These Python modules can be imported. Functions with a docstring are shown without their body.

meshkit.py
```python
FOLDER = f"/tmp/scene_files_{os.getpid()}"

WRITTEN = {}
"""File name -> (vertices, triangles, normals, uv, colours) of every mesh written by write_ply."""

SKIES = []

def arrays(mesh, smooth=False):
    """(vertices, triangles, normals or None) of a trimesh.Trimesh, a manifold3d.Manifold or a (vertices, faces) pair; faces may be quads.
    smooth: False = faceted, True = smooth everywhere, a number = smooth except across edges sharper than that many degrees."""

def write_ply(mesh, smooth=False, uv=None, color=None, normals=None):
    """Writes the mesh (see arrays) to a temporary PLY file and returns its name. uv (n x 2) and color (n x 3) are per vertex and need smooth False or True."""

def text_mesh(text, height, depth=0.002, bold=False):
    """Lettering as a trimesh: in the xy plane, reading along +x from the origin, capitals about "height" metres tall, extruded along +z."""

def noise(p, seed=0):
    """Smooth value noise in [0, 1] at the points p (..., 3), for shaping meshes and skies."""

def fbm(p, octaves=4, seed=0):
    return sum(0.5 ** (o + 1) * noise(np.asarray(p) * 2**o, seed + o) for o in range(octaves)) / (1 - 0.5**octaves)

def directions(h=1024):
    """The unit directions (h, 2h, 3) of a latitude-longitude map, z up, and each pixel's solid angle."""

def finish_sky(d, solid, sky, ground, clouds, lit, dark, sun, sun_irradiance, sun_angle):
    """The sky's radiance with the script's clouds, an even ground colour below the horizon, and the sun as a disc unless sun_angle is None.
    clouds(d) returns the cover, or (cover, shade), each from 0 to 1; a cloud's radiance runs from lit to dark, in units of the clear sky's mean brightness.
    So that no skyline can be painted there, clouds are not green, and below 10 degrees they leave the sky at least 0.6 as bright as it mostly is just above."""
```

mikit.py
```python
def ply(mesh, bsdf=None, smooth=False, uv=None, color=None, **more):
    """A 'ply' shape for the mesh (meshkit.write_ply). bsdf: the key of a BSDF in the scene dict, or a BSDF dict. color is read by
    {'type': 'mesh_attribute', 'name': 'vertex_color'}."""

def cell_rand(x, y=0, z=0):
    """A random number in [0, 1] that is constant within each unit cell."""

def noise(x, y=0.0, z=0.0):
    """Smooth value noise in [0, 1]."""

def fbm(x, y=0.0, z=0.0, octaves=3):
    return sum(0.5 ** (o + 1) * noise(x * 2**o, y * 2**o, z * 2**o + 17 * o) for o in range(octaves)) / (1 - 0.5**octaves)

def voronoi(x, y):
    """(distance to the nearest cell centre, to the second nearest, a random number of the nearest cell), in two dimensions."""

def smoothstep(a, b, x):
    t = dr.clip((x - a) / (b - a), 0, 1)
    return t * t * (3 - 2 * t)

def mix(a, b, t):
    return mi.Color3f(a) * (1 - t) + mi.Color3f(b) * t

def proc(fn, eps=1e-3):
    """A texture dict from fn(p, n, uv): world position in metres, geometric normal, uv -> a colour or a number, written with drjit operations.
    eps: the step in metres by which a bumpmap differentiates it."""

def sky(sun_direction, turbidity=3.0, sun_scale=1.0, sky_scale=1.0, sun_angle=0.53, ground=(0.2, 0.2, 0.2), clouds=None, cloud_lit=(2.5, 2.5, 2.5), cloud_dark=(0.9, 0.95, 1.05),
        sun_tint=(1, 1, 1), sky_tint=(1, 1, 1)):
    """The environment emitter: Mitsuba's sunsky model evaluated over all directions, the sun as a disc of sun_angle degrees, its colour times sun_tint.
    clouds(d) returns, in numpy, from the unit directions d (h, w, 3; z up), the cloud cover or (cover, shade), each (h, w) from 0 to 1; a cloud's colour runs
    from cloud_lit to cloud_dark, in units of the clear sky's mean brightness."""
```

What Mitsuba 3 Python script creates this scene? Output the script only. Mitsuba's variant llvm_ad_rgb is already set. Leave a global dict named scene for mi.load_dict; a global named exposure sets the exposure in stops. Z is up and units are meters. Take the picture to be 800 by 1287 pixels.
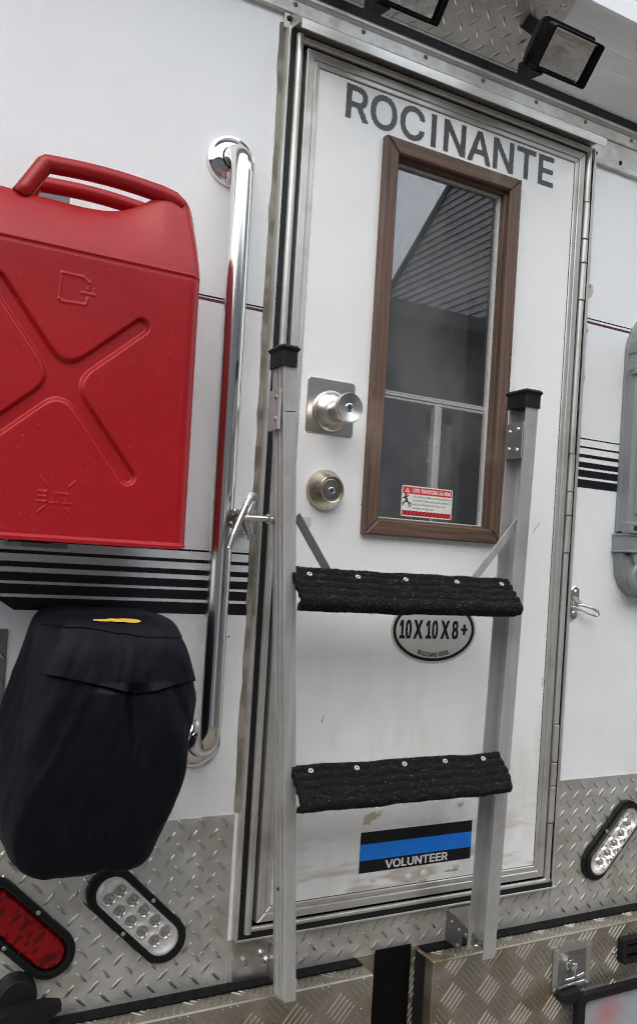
import math, numpy as np, trimesh, drjit as dr, mitsuba as mi, mikit, meshkit
from mikit import ply, proc, noise, fbm, voronoi, cell_rand, smoothstep, mix
from shapely.geometry import Polygon, Point, LineString, box as sbox
from shapely import affinity

T = mi.ScalarTransform4f
rng = np.random.default_rng(7)

# ---------------------------------------------------------------- camera, sky, exposure
FOC, DIST, YAW, ROLL = 1060.0, 1.2618, 0.48985, math.atan(0.059)
_F = np.array([math.sin(YAW), math.cos(YAW), 0.0]); _H = np.array([math.cos(YAW), -math.sin(YAW), 0.0])
_UP = np.array([0, 0, 1.0]) * math.cos(ROLL) - _H * math.sin(ROLL)
CAM = np.array([0.0, -DIST, 1.6])
scene = {'type': 'scene'}
labels = {}
scene['camera'] = {'type': 'perspective', 'fov': 2 * math.degrees(math.atan(400 / FOC)), 'fov_axis': 'x', 'near_clip': 0.02, 'far_clip': 500.0,
    'to_world': T().look_at(origin=CAM.tolist(), target=(CAM + _F).tolist(), up=_UP.tolist()),
    'principal_point_offset_x': 0.0, 'principal_point_offset_y': (643.5 - 706) / 1287.0}

def cloud_cover(d):
    n = meshkit.fbm(d * np.array([2.2, 2.2, 4.0]), 4, 3)
    return np.ones(d.shape[:2]), np.clip(0.25 + 1.1 * (n - 0.45), 0, 1)

scene['sky'] = mikit.sky((-0.35, -0.55, 0.75), turbidity=3, sun_scale=0.15, sun_angle=50, sun_tint=(0.9, 0.97, 1.1), cloud_lit=(2.3, 2.5, 2.72), cloud_dark=(0.98, 1.06, 1.16), clouds=cloud_cover, ground=(0.2, 0.19, 0.17))
exposure = 3.13

# ---------------------------------------------------------------- materials
def rgb(c): return {'type': 'rgb', 'value': list(c)}
def tex(c): return c if isinstance(c, dict) else rgb(c) if isinstance(c, (tuple, list)) else c
def two(b): return {'type': 'twosided', 'bsdf': b}
def pr(base, rough=0.5, metal=0.0, spec=0.5, coat=0.0, sheen=0.0, coatg=0.9):
    d = {'type': 'principled', 'base_color': tex(base), 'roughness': rough, 'metallic': metal, 'specular': spec}
    if coat: d['clearcoat'] = coat; d['clearcoat_gloss'] = coatg
    if sheen: d['sheen'] = sheen
    return d
def bump(b, fn, scale, eps=5e-4): return {'type': 'bumpmap', 'tex': proc(fn, eps), 'scale': scale, 'bsdf': b}
def mat(name, b): scene[name] = two(b)

def b_wave(p, n, uv): return fbm(p.x * 2.4, p.y, p.z * 2.2, 2)
def c_white(p, n, uv):
    a = fbm(p.x * 3, p.y * 3, p.z * 3, 4); b = fbm(p.x * 60, p.y * 60, p.z * 25, 3)
    c = mix((0.76, 0.77, 0.79), (0.70, 0.71, 0.72), smoothstep(0.4, 0.75, a))
    return mix(c, (0.60, 0.58, 0.54), 0.10 * smoothstep(0.62, 0.8, b) * smoothstep(1.9, 1.2, p.z))
mat('m_white', bump(pr(proc(c_white), 0.3, coat=0.25), b_wave, 0.012))
def c_door(p, n, uv):
    a = fbm(p.x * 5, 0, p.z * 5, 4); s = fbm(p.x * 26, 3, p.z * 5, 4); g = fbm(p.x * 9, 7, p.z * 40, 3)
    c = mix((0.80, 0.80, 0.80), (0.765, 0.765, 0.76), smoothstep(0.4, 0.7, a))
    low = smoothstep(1.55, 1.15, p.z)
    c = mix(c, (0.50, 0.48, 0.42), 0.34 * low * smoothstep(0.5, 0.78, s))
    vlow = smoothstep(1.20, 1.04, p.z)
    c = mix(c, (0.42, 0.36, 0.28), 0.75 * vlow * smoothstep(0.52, 0.7, g))
    return c
mat('m_door', bump(pr(proc(c_door), 0.33, coat=0.2), b_wave, 0.006))
def metal(lo, hi, dirt, sx, sz, amt):
    def c(p, n, uv):
        a = fbm(p.x * sx, p.y * sx, p.z * sz, 3); b = fbm(p.x * 14, p.y * 14, p.z * 14, 4)
        return mix(mix(lo, hi, smoothstep(0.3, 0.7, a)), dirt, amt * smoothstep(0.48, 0.75, b))
    return proc(c)
c_trim_v = metal((0.56, 0.55, 0.52), (0.64, 0.63, 0.60), (0.40, 0.375, 0.33), 220, 8, 0.6)
c_trim_h = metal((0.56, 0.55, 0.52), (0.64, 0.63, 0.60), (0.40, 0.375, 0.33), 8, 220, 0.6)
c_rail = metal((0.46, 0.46, 0.455), (0.53, 0.53, 0.525), (0.35, 0.34, 0.32), 130, 3, 0.45)
c_plate = metal((0.50, 0.49, 0.465), (0.60, 0.59, 0.56), (0.40, 0.37, 0.325), 25, 25, 0.7)
c_box = metal((0.25, 0.222, 0.182), (0.33, 0.30, 0.255), (0.19, 0.135, 0.075), 18, 18, 0.85)
c_zinc = metal((0.52, 0.51, 0.50), (0.68, 0.67, 0.66), (0.40, 0.35, 0.30), 50, 50, 0.6)
c_brass = metal((0.48, 0.42, 0.34), (0.64, 0.59, 0.50), (0.36, 0.28, 0.18), 60, 60, 0.7)
def b_fine(p, n, uv): return fbm(p.x * 280, p.y * 280, p.z * 280, 2)
def b_lump(p, n, uv): return fbm(p.x * 100, p.y * 100, p.z * 100, 2)
def b_soft(p, n, uv): return fbm(p.x * 22, p.y * 22, p.z * 22, 3)
mat('m_trim_v', pr(c_trim_v, 0.36, 0.65)); mat('m_trim_h', pr(c_trim_h, 0.36, 0.65))
mat('m_flange', pr(c_zinc, 0.45, 0.45))
mat('m_plate', bump(pr(c_plate, 0.38, 0.55), b_fine, 0.00022))
mat('m_tread', pr((0.62, 0.61, 0.585), 0.25, 1.0)); mat('m_tread_box', pr((0.56, 0.53, 0.485), 0.31, 1.0))
mat('m_box', bump(pr(c_box, 0.38, 0.6), b_fine, 0.0002))
mat('m_rail', pr(c_rail, 0.42, 0.5))
mat('m_bracket', pr((0.20, 0.20, 0.20), 0.4, 0.7))
mat('m_steel', pr((0.62, 0.61, 0.60), 0.3, 1.0)); mat('m_zinc', pr(c_zinc, 0.38, 1.0))
mat('m_chrome', pr((0.80, 0.79, 0.77), 0.045, 1.0))
mat('m_chrome_satin', pr((0.78, 0.765, 0.73), 0.15, 1.0))
mat('m_nickel', pr((0.70, 0.67, 0.62), 0.27, 1.0)); mat('m_brass', pr(c_brass, 0.25, 1.0))
def c_red(p, n, uv):
    a = fbm(p.x * 6, p.y * 6, p.z * 6, 4)
    c = mix((0.34, 0.004, 0.008), (0.28, 0.003, 0.006), smoothstep(0.35, 0.7, a))
    v, _, k = voronoi(p.x * 62 + p.y * 10, p.z * 62)
    return mix(c, (0.40, 0.22, 0.21), smoothstep(0.055, 0.03, v) * dr.select(k > 0.72, 1.0, 0.0) * 0.7)
mat('m_red', bump(pr(proc(c_red), 0.34, spec=0.38, coat=0.12, coatg=0.8), b_soft, 0.0006))
mat('m_fabric', bump(pr((0.0040, 0.0047, 0.0078), 0.5, spec=0.11), b_soft, 0.003))
mat('m_rubber', bump(pr((0.009, 0.009, 0.010), 0.5, spec=0.25), b_fine, 0.0003))
mat('m_gasket', pr((0.010, 0.011, 0.013), 0.45, spec=0.3))
mat('m_gloss_black', pr((0.004, 0.004, 0.004), 0.4, spec=0.10))
mat('m_black', pr((0.01, 0.01, 0.01), 0.6))
mat('m_vinyl_black', pr((0.008, 0.008, 0.010), 0.4, spec=0.3))
mat('m_maroon', pr((0.10, 0.018, 0.035), 0.35))
mat('m_letter', pr((0.062, 0.062, 0.068), 0.4))
mat('m_sticker_white', pr((0.66, 0.66, 0.62), 0.4))
mat('m_oval', pr((0.42, 0.42, 0.40), 0.45))
mat('m_sticker_red', pr((0.55, 0.035, 0.035), 0.4))
mat('m_sticker_darkred', pr((0.22, 0.012, 0.02), 0.4))
mat('m_blue', pr((0.004, 0.20, 0.80), 0.4))
mat('m_white_ink', pr((0.72, 0.72, 0.72), 0.4))
def wood(ax):
    def c(p, n, uv):
        u, v = (p.z, p.x) if ax == 'v' else (p.x, p.z)
        w = v * 90 + 2.5 * fbm(u * 5, v * 30, p.y * 30, 3)
        g = fbm(u * 7, v * 170, p.y * 170, 4); r = 0.5 + 0.5 * dr.sin(w * 6.0)
        k = mix((0.130, 0.074, 0.050), (0.082, 0.046, 0.032), r * 0.7)
        k = mix(k, (0.042, 0.024, 0.019), 0.75 * smoothstep(0.45, 0.72, g))
        return mix(k, (0.30, 0.22, 0.17), 0.3 * smoothstep(0.62, 0.8, fbm(u * 12, v * 12, p.y * 12, 3)))
    return bump(pr(proc(c), 0.5), b_fine, 0.0003)
mat('m_wood_v', wood('v')); mat('m_wood_h', wood('h'))
scene['m_glass'] = {'type': 'blendbsdf', 'weight': proc(lambda p, n, uv: 0.035 + 0.07 * smoothstep(0.35, 0.75, fbm(p.x * 12, 0, p.z * 7, 4))), 'clean': {'type': 'thindielectric', 'int_ior': 2.0}, 'haze': two({'type': 'diffuse', 'reflectance': rgb((0.55, 0.55, 0.54))})}  # diffuse grey layer mixes a soft painted haze over the clear pane
scene['m_lens'] = {'type': 'thindielectric', 'int_ior': 1.5}
scene['m_lamp_glass'] = {'type': 'dielectric', 'int_ior': 1.5}
mat('m_sash', pr((0.66, 0.66, 0.64), 0.45, 0.3))
mat('m_interior', pr((0.12, 0.12, 0.125), 0.8))
mat('m_dark_backing', pr((0.075, 0.08, 0.088), 0.8))
mat('m_red_lens', bump(pr(proc(lambda p, n, uv: mix((0.24, 0.002, 0.005), (0.09, 0.001, 0.002), smoothstep(0.45, 0.65, fbm((p.x + p.z) * 70, 0, (p.x - p.z) * 90, 3)))), 0.16, spec=0.3), b_lump, 0.0016))
mat('m_reflector', pr((0.70, 0.70, 0.69), 0.2, 0.9))
mat('m_led_bed', bump(pr((0.74, 0.74, 0.73), 0.3, 0.35), b_lump, 0.0015))
mat('m_led', pr((0.20, 0.17, 0.11), 0.3))
mat('m_caulk', bump(pr(proc(lambda p, n, uv: mix((0.25, 0.235, 0.20), (0.14, 0.127, 0.105), smoothstep(0.35, 0.65, fbm(p.x * 60, p.y * 60, p.z * 30, 4)))), 0.8), b_fine, 0.001))
mat('m_stain', pr((0.47, 0.40, 0.31), 0.6))
mat('m_sealant', bump(pr((0.52, 0.43, 0.32), 0.7), b_fine, 0.001))
def c_carpet(p, n, uv):
    f = noise(p.x * 620, p.y * 620, p.z * 620)
    return mix((0.008, 0.008, 0.009), (0.16, 0.16, 0.165), smoothstep(0.78, 0.92, f))
mat('m_carpet', pr(proc(c_carpet), 0.95, spec=0.15))
mat('m_fiber', pr(proc(lambda p, n, uv: mix((0.010, 0.010, 0.011), (0.24, 0.24, 0.25), smoothstep(0.66, 0.9, noise(p.x * 500, p.y * 500, p.z * 500)))), 0.9, spec=0.15))
mat('m_yellow', pr((0.55, 0.33, 0.03), 0.6))
mat('m_grey_housing', bump(pr((0.20, 0.215, 0.225), 0.42, spec=0.5), b_fine, 0.0002))
mat('m_grey_dark', pr((0.10, 0.11, 0.115), 0.45))
mat('m_bracket_grey', pr((0.16, 0.17, 0.18), 0.5))
mat('m_cap_white', pr((0.62, 0.60, 0.55), 0.4))
mat('m_tape', pr((0.55, 0.55, 0.53), 0.25))
mat('m_overhang', bump(pr((0.80, 0.81, 0.82), 0.4, 0.05), b_soft, 0.0008))
mat('m_lamp_reflector', bump(pr((0.88, 0.86, 0.82), 0.3, 0.25), b_lump, 0.006))
mat('m_number_plate', pr(proc(lambda p, n, uv: mix(mix((0.34, 0.36, 0.40), (0.20, 0.25, 0.34), smoothstep(0.755, 0.80, p.z)), (0.42, 0.16, 0.18), 0.75 * smoothstep(0.07, 0.0, dr.sqrt(dr.square(p.x - 1.345) + dr.square((p.z - 0.735) * 1.2))))), 0.4))
mat('m_gravel', bump(pr(proc(lambda p, n, uv: mix(mix((0.19, 0.16, 0.13), (0.12, 0.10, 0.08), fbm(p.x * 1.4, p.y * 1.4, 0, 4)), (0.30, 0.27, 0.24), smoothstep(0.5, 0.8, noise(p.x * 45, p.y * 45)))), 0.9, spec=0.2), b_soft, 0.03, 2e-3))
mat('m_siding', pr((0.20, 0.207, 0.22), 0.7)); mat('m_facade', pr((0.13, 0.137, 0.147), 0.8)); mat('m_roofing', pr((0.06, 0.06, 0.065), 0.9)); mat('m_house_trim', pr((0.45, 0.45, 0.45), 0.6))
mat('m_dark_glass', pr((0.02, 0.022, 0.026), 0.1))

# ---------------------------------------------------------------- mesh helpers
def obj(key, mesh, m, smooth=False, uid=True, **kw):
    k = key; i = 0
    while k in scene: i += 1; k = '%s_%03d' % (key, i)
    scene[k] = ply(mesh, m, smooth, **kw); return k
def lab(k, label, cat=None, group=None, kind=None):
    d = labels.setdefault(k, {})
    if label: d['label'] = label
    if cat: d['category'] = cat
    if group: d['group'] = group
    if kind: d['kind'] = kind
    return k
def hull(pts): return trimesh.Trimesh(np.asarray(pts, float), process=False).convex_hull
def box(x0, x1, y0, y1, z0, z1, b=0.0):
    if b <= 0: return trimesh.creation.box(bounds=[[x0, y0, z0], [x1, y1, z1]])
    P = []
    for x, sx in ((x0, 1), (x1, -1)):
        for y, sy in ((y0, 1), (y1, -1)):
            for z, sz in ((z0, 1), (z1, -1)):
                P += [(x + sx * b, y + sy * b, z), (x + sx * b, y, z + sz * b), (x, y + sy * b, z + sz * b)]
    return hull(P)
def cat(*ms): return trimesh.util.concatenate([m for m in ms])
def ext(poly, h):
    gs = getattr(poly, 'geoms', [poly])
    return cat(*[trimesh.creation.extrude_polygon(g, h, engine='earcut') for g in gs if g.area > 1e-9])
def wall(mesh, x=0.0, y=0.0, z=0.0, rot=0.0, sx=1.0, sz=1.0):
    """local (u, v, out) -> world (x + u, y - out, z + v), turned by rot degrees in the wall's plane"""
    v = np.array(mesh.vertices, float); u = v.copy(); c, s = math.cos(math.radians(rot)), math.sin(math.radians(rot))
    a, b = v[:, 0] * sx, v[:, 1] * sz
    u[:, 0] = x + a * c - b * s; u[:, 2] = z + a * s + b * c; u[:, 1] = y - v[:, 2]
    return trimesh.Trimesh(u, np.array(mesh.faces), process=False)
def slab(poly, y_back, y_front, b=0.0):
    """convex outline in (x, z), from y_back out to y_front (smaller y), front edge chamfered by b"""
    h = y_back - y_front
    if b <= 0: return wall(ext(poly, h), 0, y_back, 0)
    lo = np.array(poly.exterior.coords)[:-1]; hi = np.array(poly.buffer(-b, join_style=1).exterior.coords)[:-1]
    pts = [(p[0], y_back, p[1]) for p in lo] + [(p[0], y_front + b, p[1]) for p in lo] + [(p[0], y_front, p[1]) for p in hi]
    return hull(pts)
def rect(x0, x1, z0, z1, r=0.0):
    return sbox(x0 + r, z0 + r, x1 - r, z1 - r).buffer(r, quad_segs=6) if r else sbox(x0, z0, x1, z1)
def ellipse(cx, cz, a, b, n=24): return affinity.scale(Point(cx, cz).buffer(1.0, quad_segs=n), a, b)
def stadium(cx, cz, L, w, ang):
    d = np.array([math.cos(math.radians(ang)), math.sin(math.radians(ang))]) * (L - w)
    return LineString([(cx - d[0], cz - d[1]), (cx + d[0], cz + d[1])]).buffer(w, quad_segs=14)
def lathe(prof, x, y, z, n=40, mapping=True):
    m = trimesh.creation.revolve(np.asarray(prof, float), sections=n)
    if m.volume < 0: m.invert()
    return wall(m, x, y, z)
def tube(pts, r, n=16, cap=True):
    p = np.asarray(pts, float); r = np.broadcast_to(r, (len(p),))
    t = np.gradient(p, axis=0); t /= np.linalg.norm(t, axis=1, keepdims=True) + 1e-12
    a = np.cross(t[0], [0.3, 0.9, 0.2]); a /= np.linalg.norm(a); rings = []
    for i in range(len(p)):
        a = a - t[i] * (a @ t[i]); a /= np.linalg.norm(a); b = np.cross(t[i], a)
        th = np.arange(n) * 2 * np.pi / n
        rings.append(p[i] + r[i] * (np.cos(th)[:, None] * a + np.sin(th)[:, None] * b))
    v = np.vstack(rings); f = []
    for i in range(len(p) - 1):
        k = np.arange(n); k2 = (k + 1) % n
        f.append(np.stack([i * n + k, i * n + k2, (i + 1) * n + k2], 1)); f.append(np.stack([i * n + k, (i + 1) * n + k2, (i + 1) * n + k], 1))
    if cap:
        v = np.vstack([v, p[:1], p[-1:]]); c0, c1 = len(v) - 2, len(v) - 1; k = np.arange(n); k2 = (k + 1) % n; e = (len(p) - 1) * n
        f.append(np.stack([np.full(n, c0), k2, k], 1)); f.append(np.stack([np.full(n, c1), e + k, e + k2], 1))
    m = trimesh.Trimesh(v, np.vstack(f), process=False)
    return m
def arc(c, r, a0, a1, n, plane):
    th = np.linspace(a0, a1, n); o = []
    for t in th:
        u, w = r * math.cos(t), r * math.sin(t)
        o.append((c[0], c[1] + u, c[2] + w) if plane == 'yz' else (c[0] + u, c[1], c[2] + w))
    return o
def grid(P):
    """quads over an (a, b, 3) array of points"""
    a, b = P.shape[:2]; i = np.arange(a * b).reshape(a, b)
    f = np.stack([i[:-1, :-1], i[1:, :-1], i[1:, 1:], i[:-1, 1:]], -1).reshape(-1, 4)
    return trimesh.Trimesh(P.reshape(-1, 3), np.vstack([f[:, [0, 1, 2]], f[:, [0, 2, 3]]]), process=False)
def extrude_yz(pts, x0, x1):
    """section in (y, z), swept along x"""
    m = ext(Polygon(pts), x1 - x0); v = np.array(m.vertices); u = np.stack([x0 + v[:, 2], v[:, 0], v[:, 1]], 1)
    return trimesh.Trimesh(u, np.array(m.faces), process=False)
def fat(m, d, n=3):
    o = []
    for i in range(n):
        v = np.array(m.vertices); v[:, 0] += d * (i - (n - 1) / 2); v[:, 1] -= 0.00004 * i; o.append(trimesh.Trimesh(v, m.faces, process=False))
    return cat(*o)
def text_in(s, x0, x1, z0, z1, y, bold=True, depth=0.0006):
    m = meshkit.text_mesh(s, 1.0, 0.001, bold); b = m.bounds; v = np.array(m.vertices)
    v[:, 0] = x0 + (v[:, 0] - b[0, 0]) / (b[1, 0] - b[0, 0]) * (x1 - x0); v[:, 1] = z0 + (v[:, 1] - b[0, 1]) / (b[1, 1] - b[0, 1]) * (z1 - z0)
    v[:, 2] *= depth / 0.001
    return wall(trimesh.Trimesh(v, m.faces, process=False), 0, y, 0)
def screw_head(x, y, z, r, h=0.0015): return lathe([(0, h), (r * 0.5, h * 0.95), (r * 0.85, h * 0.6), (r, 0)], x, y, z, 14)
def spindle(L, w, h, blunt=0.7, nt=9, ns=5):
    t = np.linspace(-1, 1, nt); a = np.linspace(0, np.pi, ns); k = np.clip(1 - np.abs(t) ** (2.0 / (1.01 - blunt) if blunt > 0.75 else 2.2), 0, 1)
    P = np.stack([np.broadcast_to((t * L / 2)[:, None], (nt, ns)), w / 2 * (k ** 0.7)[:, None] * np.cos(a), h * (k ** 0.8)[:, None] * np.sin(a) - 0.0002], -1)
    m = grid(P); m.invert(); return m
def scatter(tpl, uvs, angs, lens=None):
    v0 = np.array(tpl.vertices); f0 = np.array(tpl.faces); V, Fc = [], []
    for i, ((u, w), a) in enumerate(zip(uvs, angs)):
        c, s = math.cos(a), math.sin(a); k = lens[i] if lens else 1.0
        V.append(np.stack([u + v0[:, 0] * k * c - v0[:, 1] * s, w + v0[:, 0] * k * s + v0[:, 1] * c, v0[:, 2]], 1)); Fc.append(f0 + i * len(v0))
    return trimesh.Trimesh(np.vstack(V), np.vstack(Fc), process=False)
TREAD = spindle(0.0250, 0.0052, 0.0030); BAR = spindle(0.046, 0.0034, 0.0019, 0.9)
def diamonds(region, ox, oz, p=0.0358, flip=1):
    x0, z0, x1, z1 = region.bounds; U, A = [], []
    for off, ang in ((0, -0.80), (0.5, 0.80)):
        for i in range(int((x0 - ox) / p) - 2, int((x1 - ox) / p) + 2):
            for j in range(int((z0 - oz) / p) - 2, int((z1 - oz) / p) + 2):
                u, v = ox + (i + off) * p, oz + (j + off) * p
                if region.contains(Point(u, v)): U.append((u + rng.normal(0, 3e-4), v + rng.normal(0, 3e-4))); A.append(flip * ang + rng.normal(0, 0.03))
    return scatter(TREAD, U, A)
def fivebars(region, ox, oz, px=0.081, pz=0.066):
    x0, z0, x1, z1 = region.bounds; U, A, Ln = [], [], []
    for off, ang in ((0, 0.83), (0.5, -0.83)):
        for i in range(int((x0 - ox) / px) - 2, int((x1 - ox) / px) + 2):
            for j in range(int((z0 - oz) / pz) - 2, int((z1 - oz) / pz) + 2):
                for k in range(-2, 3):
                    u, v = ox + (i + off) * px - k * 0.0090 * math.sin(ang), oz + (j + off) * pz + k * 0.0090 * math.cos(ang)
                    dx, dz = 0.023 * math.cos(ang), 0.023 * math.sin(ang); q = LineString([(u - dx, v - dz), (u + dx, v + dz)]).intersection(region)
                    if q.is_empty or q.length < 0.012: continue
                    U.append((q.centroid.x, q.centroid.y)); A.append(ang + rng.normal(0, 0.015)); Ln.append(q.length / 0.046)
    return scatter(BAR, U, A, Ln)

# ---------------------------------------------------------------- the setting
obj('ground', box(-40, 40, -45, 25, -0.3, 0.0), 'm_gravel'); lab('ground', 'brown gravel ground', None, None, 'structure')

# house behind the photographer, seen in the window glass
lab('house', 'grey lap sided house with a gable, seen as a reflection in the door window', 'house')
obj('house__wall', box(-9, 4.97, -13, -4.65, 0, 3.60), 'm_facade')
gab = Polygon([(-7.2, 0), (-1.95, 0), (-1.95, 4.35), (-4.55, 6.33), (-7.2, 4.35)])
m = ext(gab, 7.0); v = np.array(m.vertices); obj('house__wing', trimesh.Trimesh(np.stack([5.0 + v[:, 2], v[:, 0], v[:, 1]], 1), m.faces, process=False), 'm_siding')
bs = []
for i in range(86):
    z0 = 0.05 + i * 0.073; z1 = z0 + 0.08
    s = gab.intersection(sbox(-8, z0, 0, z1))
    if s.is_empty or s.area < 0.01: continue
    y0, _, y1, _ = s.bounds; bs.append(hull([(4.997, y0, z1), (4.997, y1, z1), (4.978, y0, z0), (4.978, y1, z0), (5.0, y0, z0), (5.0, y1, z0)]))
obj('house__siding', cat(*bs), 'm_siding'); lab('house__siding', 'lap siding of the gable', kind='stuff')
for s in (-1, 1):
    a = np.array([-4.55, 6.33]); b = np.array([-4.55 + s * 2.75, 6.33 - 2.75 * 0.762])
    obj('house__roof', hull([(x, p[0], p[1] + dz) for x in (4.96, 12) for p in (a, b) for dz in (0.01, 0.09)]), 'm_roofing')
obj('house__roof', hull([(x, y, z) for x in (-9.3, 5.0) for y, z in ((-4.35, 3.58), (-4.35, 3.70), (-13, 3.90), (-13, 3.78))]), 'm_roofing')
obj('house__window', box(2.2, 3.4, -4.68, -4.60, 0.95, 2.2), 'm_dark_glass')
obj('house__door', box(0.2, 1.15, -4.68, -4.60, 0.05, 2.1), 'm_house_trim')

# ---------------------------------------------------------------- camper body
CX0, CX1 = -0.75, 2.05
lab('camper', 'white camper rear wall with aluminium door, dark side stripes and diamond plate skirt', 'camper')
hole = sbox(0.5535, 0.9805, 1.2405, 2.4585)
obj('camper__rear_wall', wall(ext(sbox(CX0, 0.60, CX1, 2.62).difference(hole), 0.035), 0, 0.035, 0), 'm_white')
obj('camper__side_wall', box(CX0, CX0 + 0.035, 0.036, 3.2, 0.60, 2.62), 'm_white'); obj('camper__side_wall', box(CX1 - 0.035, CX1, 0.036, 3.2, 0.60, 2.62), 'm_white')
obj('camper__front_wall', box(CX0 + .036, CX1 - .036, 3.16, 3.2, 0.60, 2.62), 'm_white')
obj('camper__roof', box(CX0, CX1, -0.02, 3.2, 2.84, 2.90), 'm_white'); obj('camper__floor', box(CX0 + .04, CX1 - .04, 0.04, 3.15, 0.60, 0.66), 'm_interior')
obj('camper__roof_cove', box(CX0, CX1, 0.0, 3.2, 2.622, 2.838), 'm_white')
obj('camper__door_recess', wall(ext(sbox(0.5535, 0.9805, 1.2405, 2.4585).difference(sbox(0.70, 1.60, 1.08, 2.36)), 0.006), 0, 0.012, 0), 'm_black')
# overhang: a sloping soffit with a tread plate carrying the work lights
YA, ZA, YB, ZB = -0.012, 2.5425, -0.131, 2.6245
sl = math.hypot(YB - YA, ZB - ZA); su = np.array([(YB - YA) / sl, (ZB - ZA) / sl]); sn = np.array([-su[1], su[0]]); 
if sn[1] > 0: sn = -sn
def soffit(mesh, lift=0.0):
    """local (x, s, out) -> on the sloping overhang"""
    v = np.array(mesh.vertices); y = YA + su[0] * v[:, 1] + sn[0] * (v[:, 2] + lift); z = ZA + su[1] * v[:, 1] + sn[1] * (v[:, 2] + lift)
    u = np.stack([v[:, 0], y, z], 1); return trimesh.Trimesh(u, np.array(mesh.faces), process=False)
obj('camper__overhang', extrude_yz([(YA, ZA), (YB, ZB), (YB, 2.84), (0.0, 2.84), (0.0, ZA)], CX0, CX1), 'm_overhang')
for s0 in (0.045, 0.095):
    obj('camper__overhang_rib', soffit(hull([(x, s, o) for x in (CX0 + .01, CX1 - .01) for s, o in ((s0, 0.0), (s0 + .004, .0016), (s0 + .016, .0016), (s0 + .020, 0.0))])), 'm_overhang')
obj('camper__roof_fascia', box(CX0, CX1, YB - 0.012, YB - 0.001, ZB - 0.004, ZB + 0.10, 0.002), 'm_white')
obj('camper__roof_seal', box(CX0, CX1, YB - 0.010, YB - 0.001, ZB + 0.101, ZB + 0.112), 'm_gasket')
obj('camper__roof_edge', box(CX0, CX1, YB - 0.014, YB + 0.02, ZB + 0.113, 2.90, 0.003), 'm_trim_h')
obj('camper__lamp_plate', soffit(ext(sbox(CX0 + 0.05, 0.004, 1.055, sl - 0.006), 0.002), 0.0005), 'm_plate')
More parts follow.
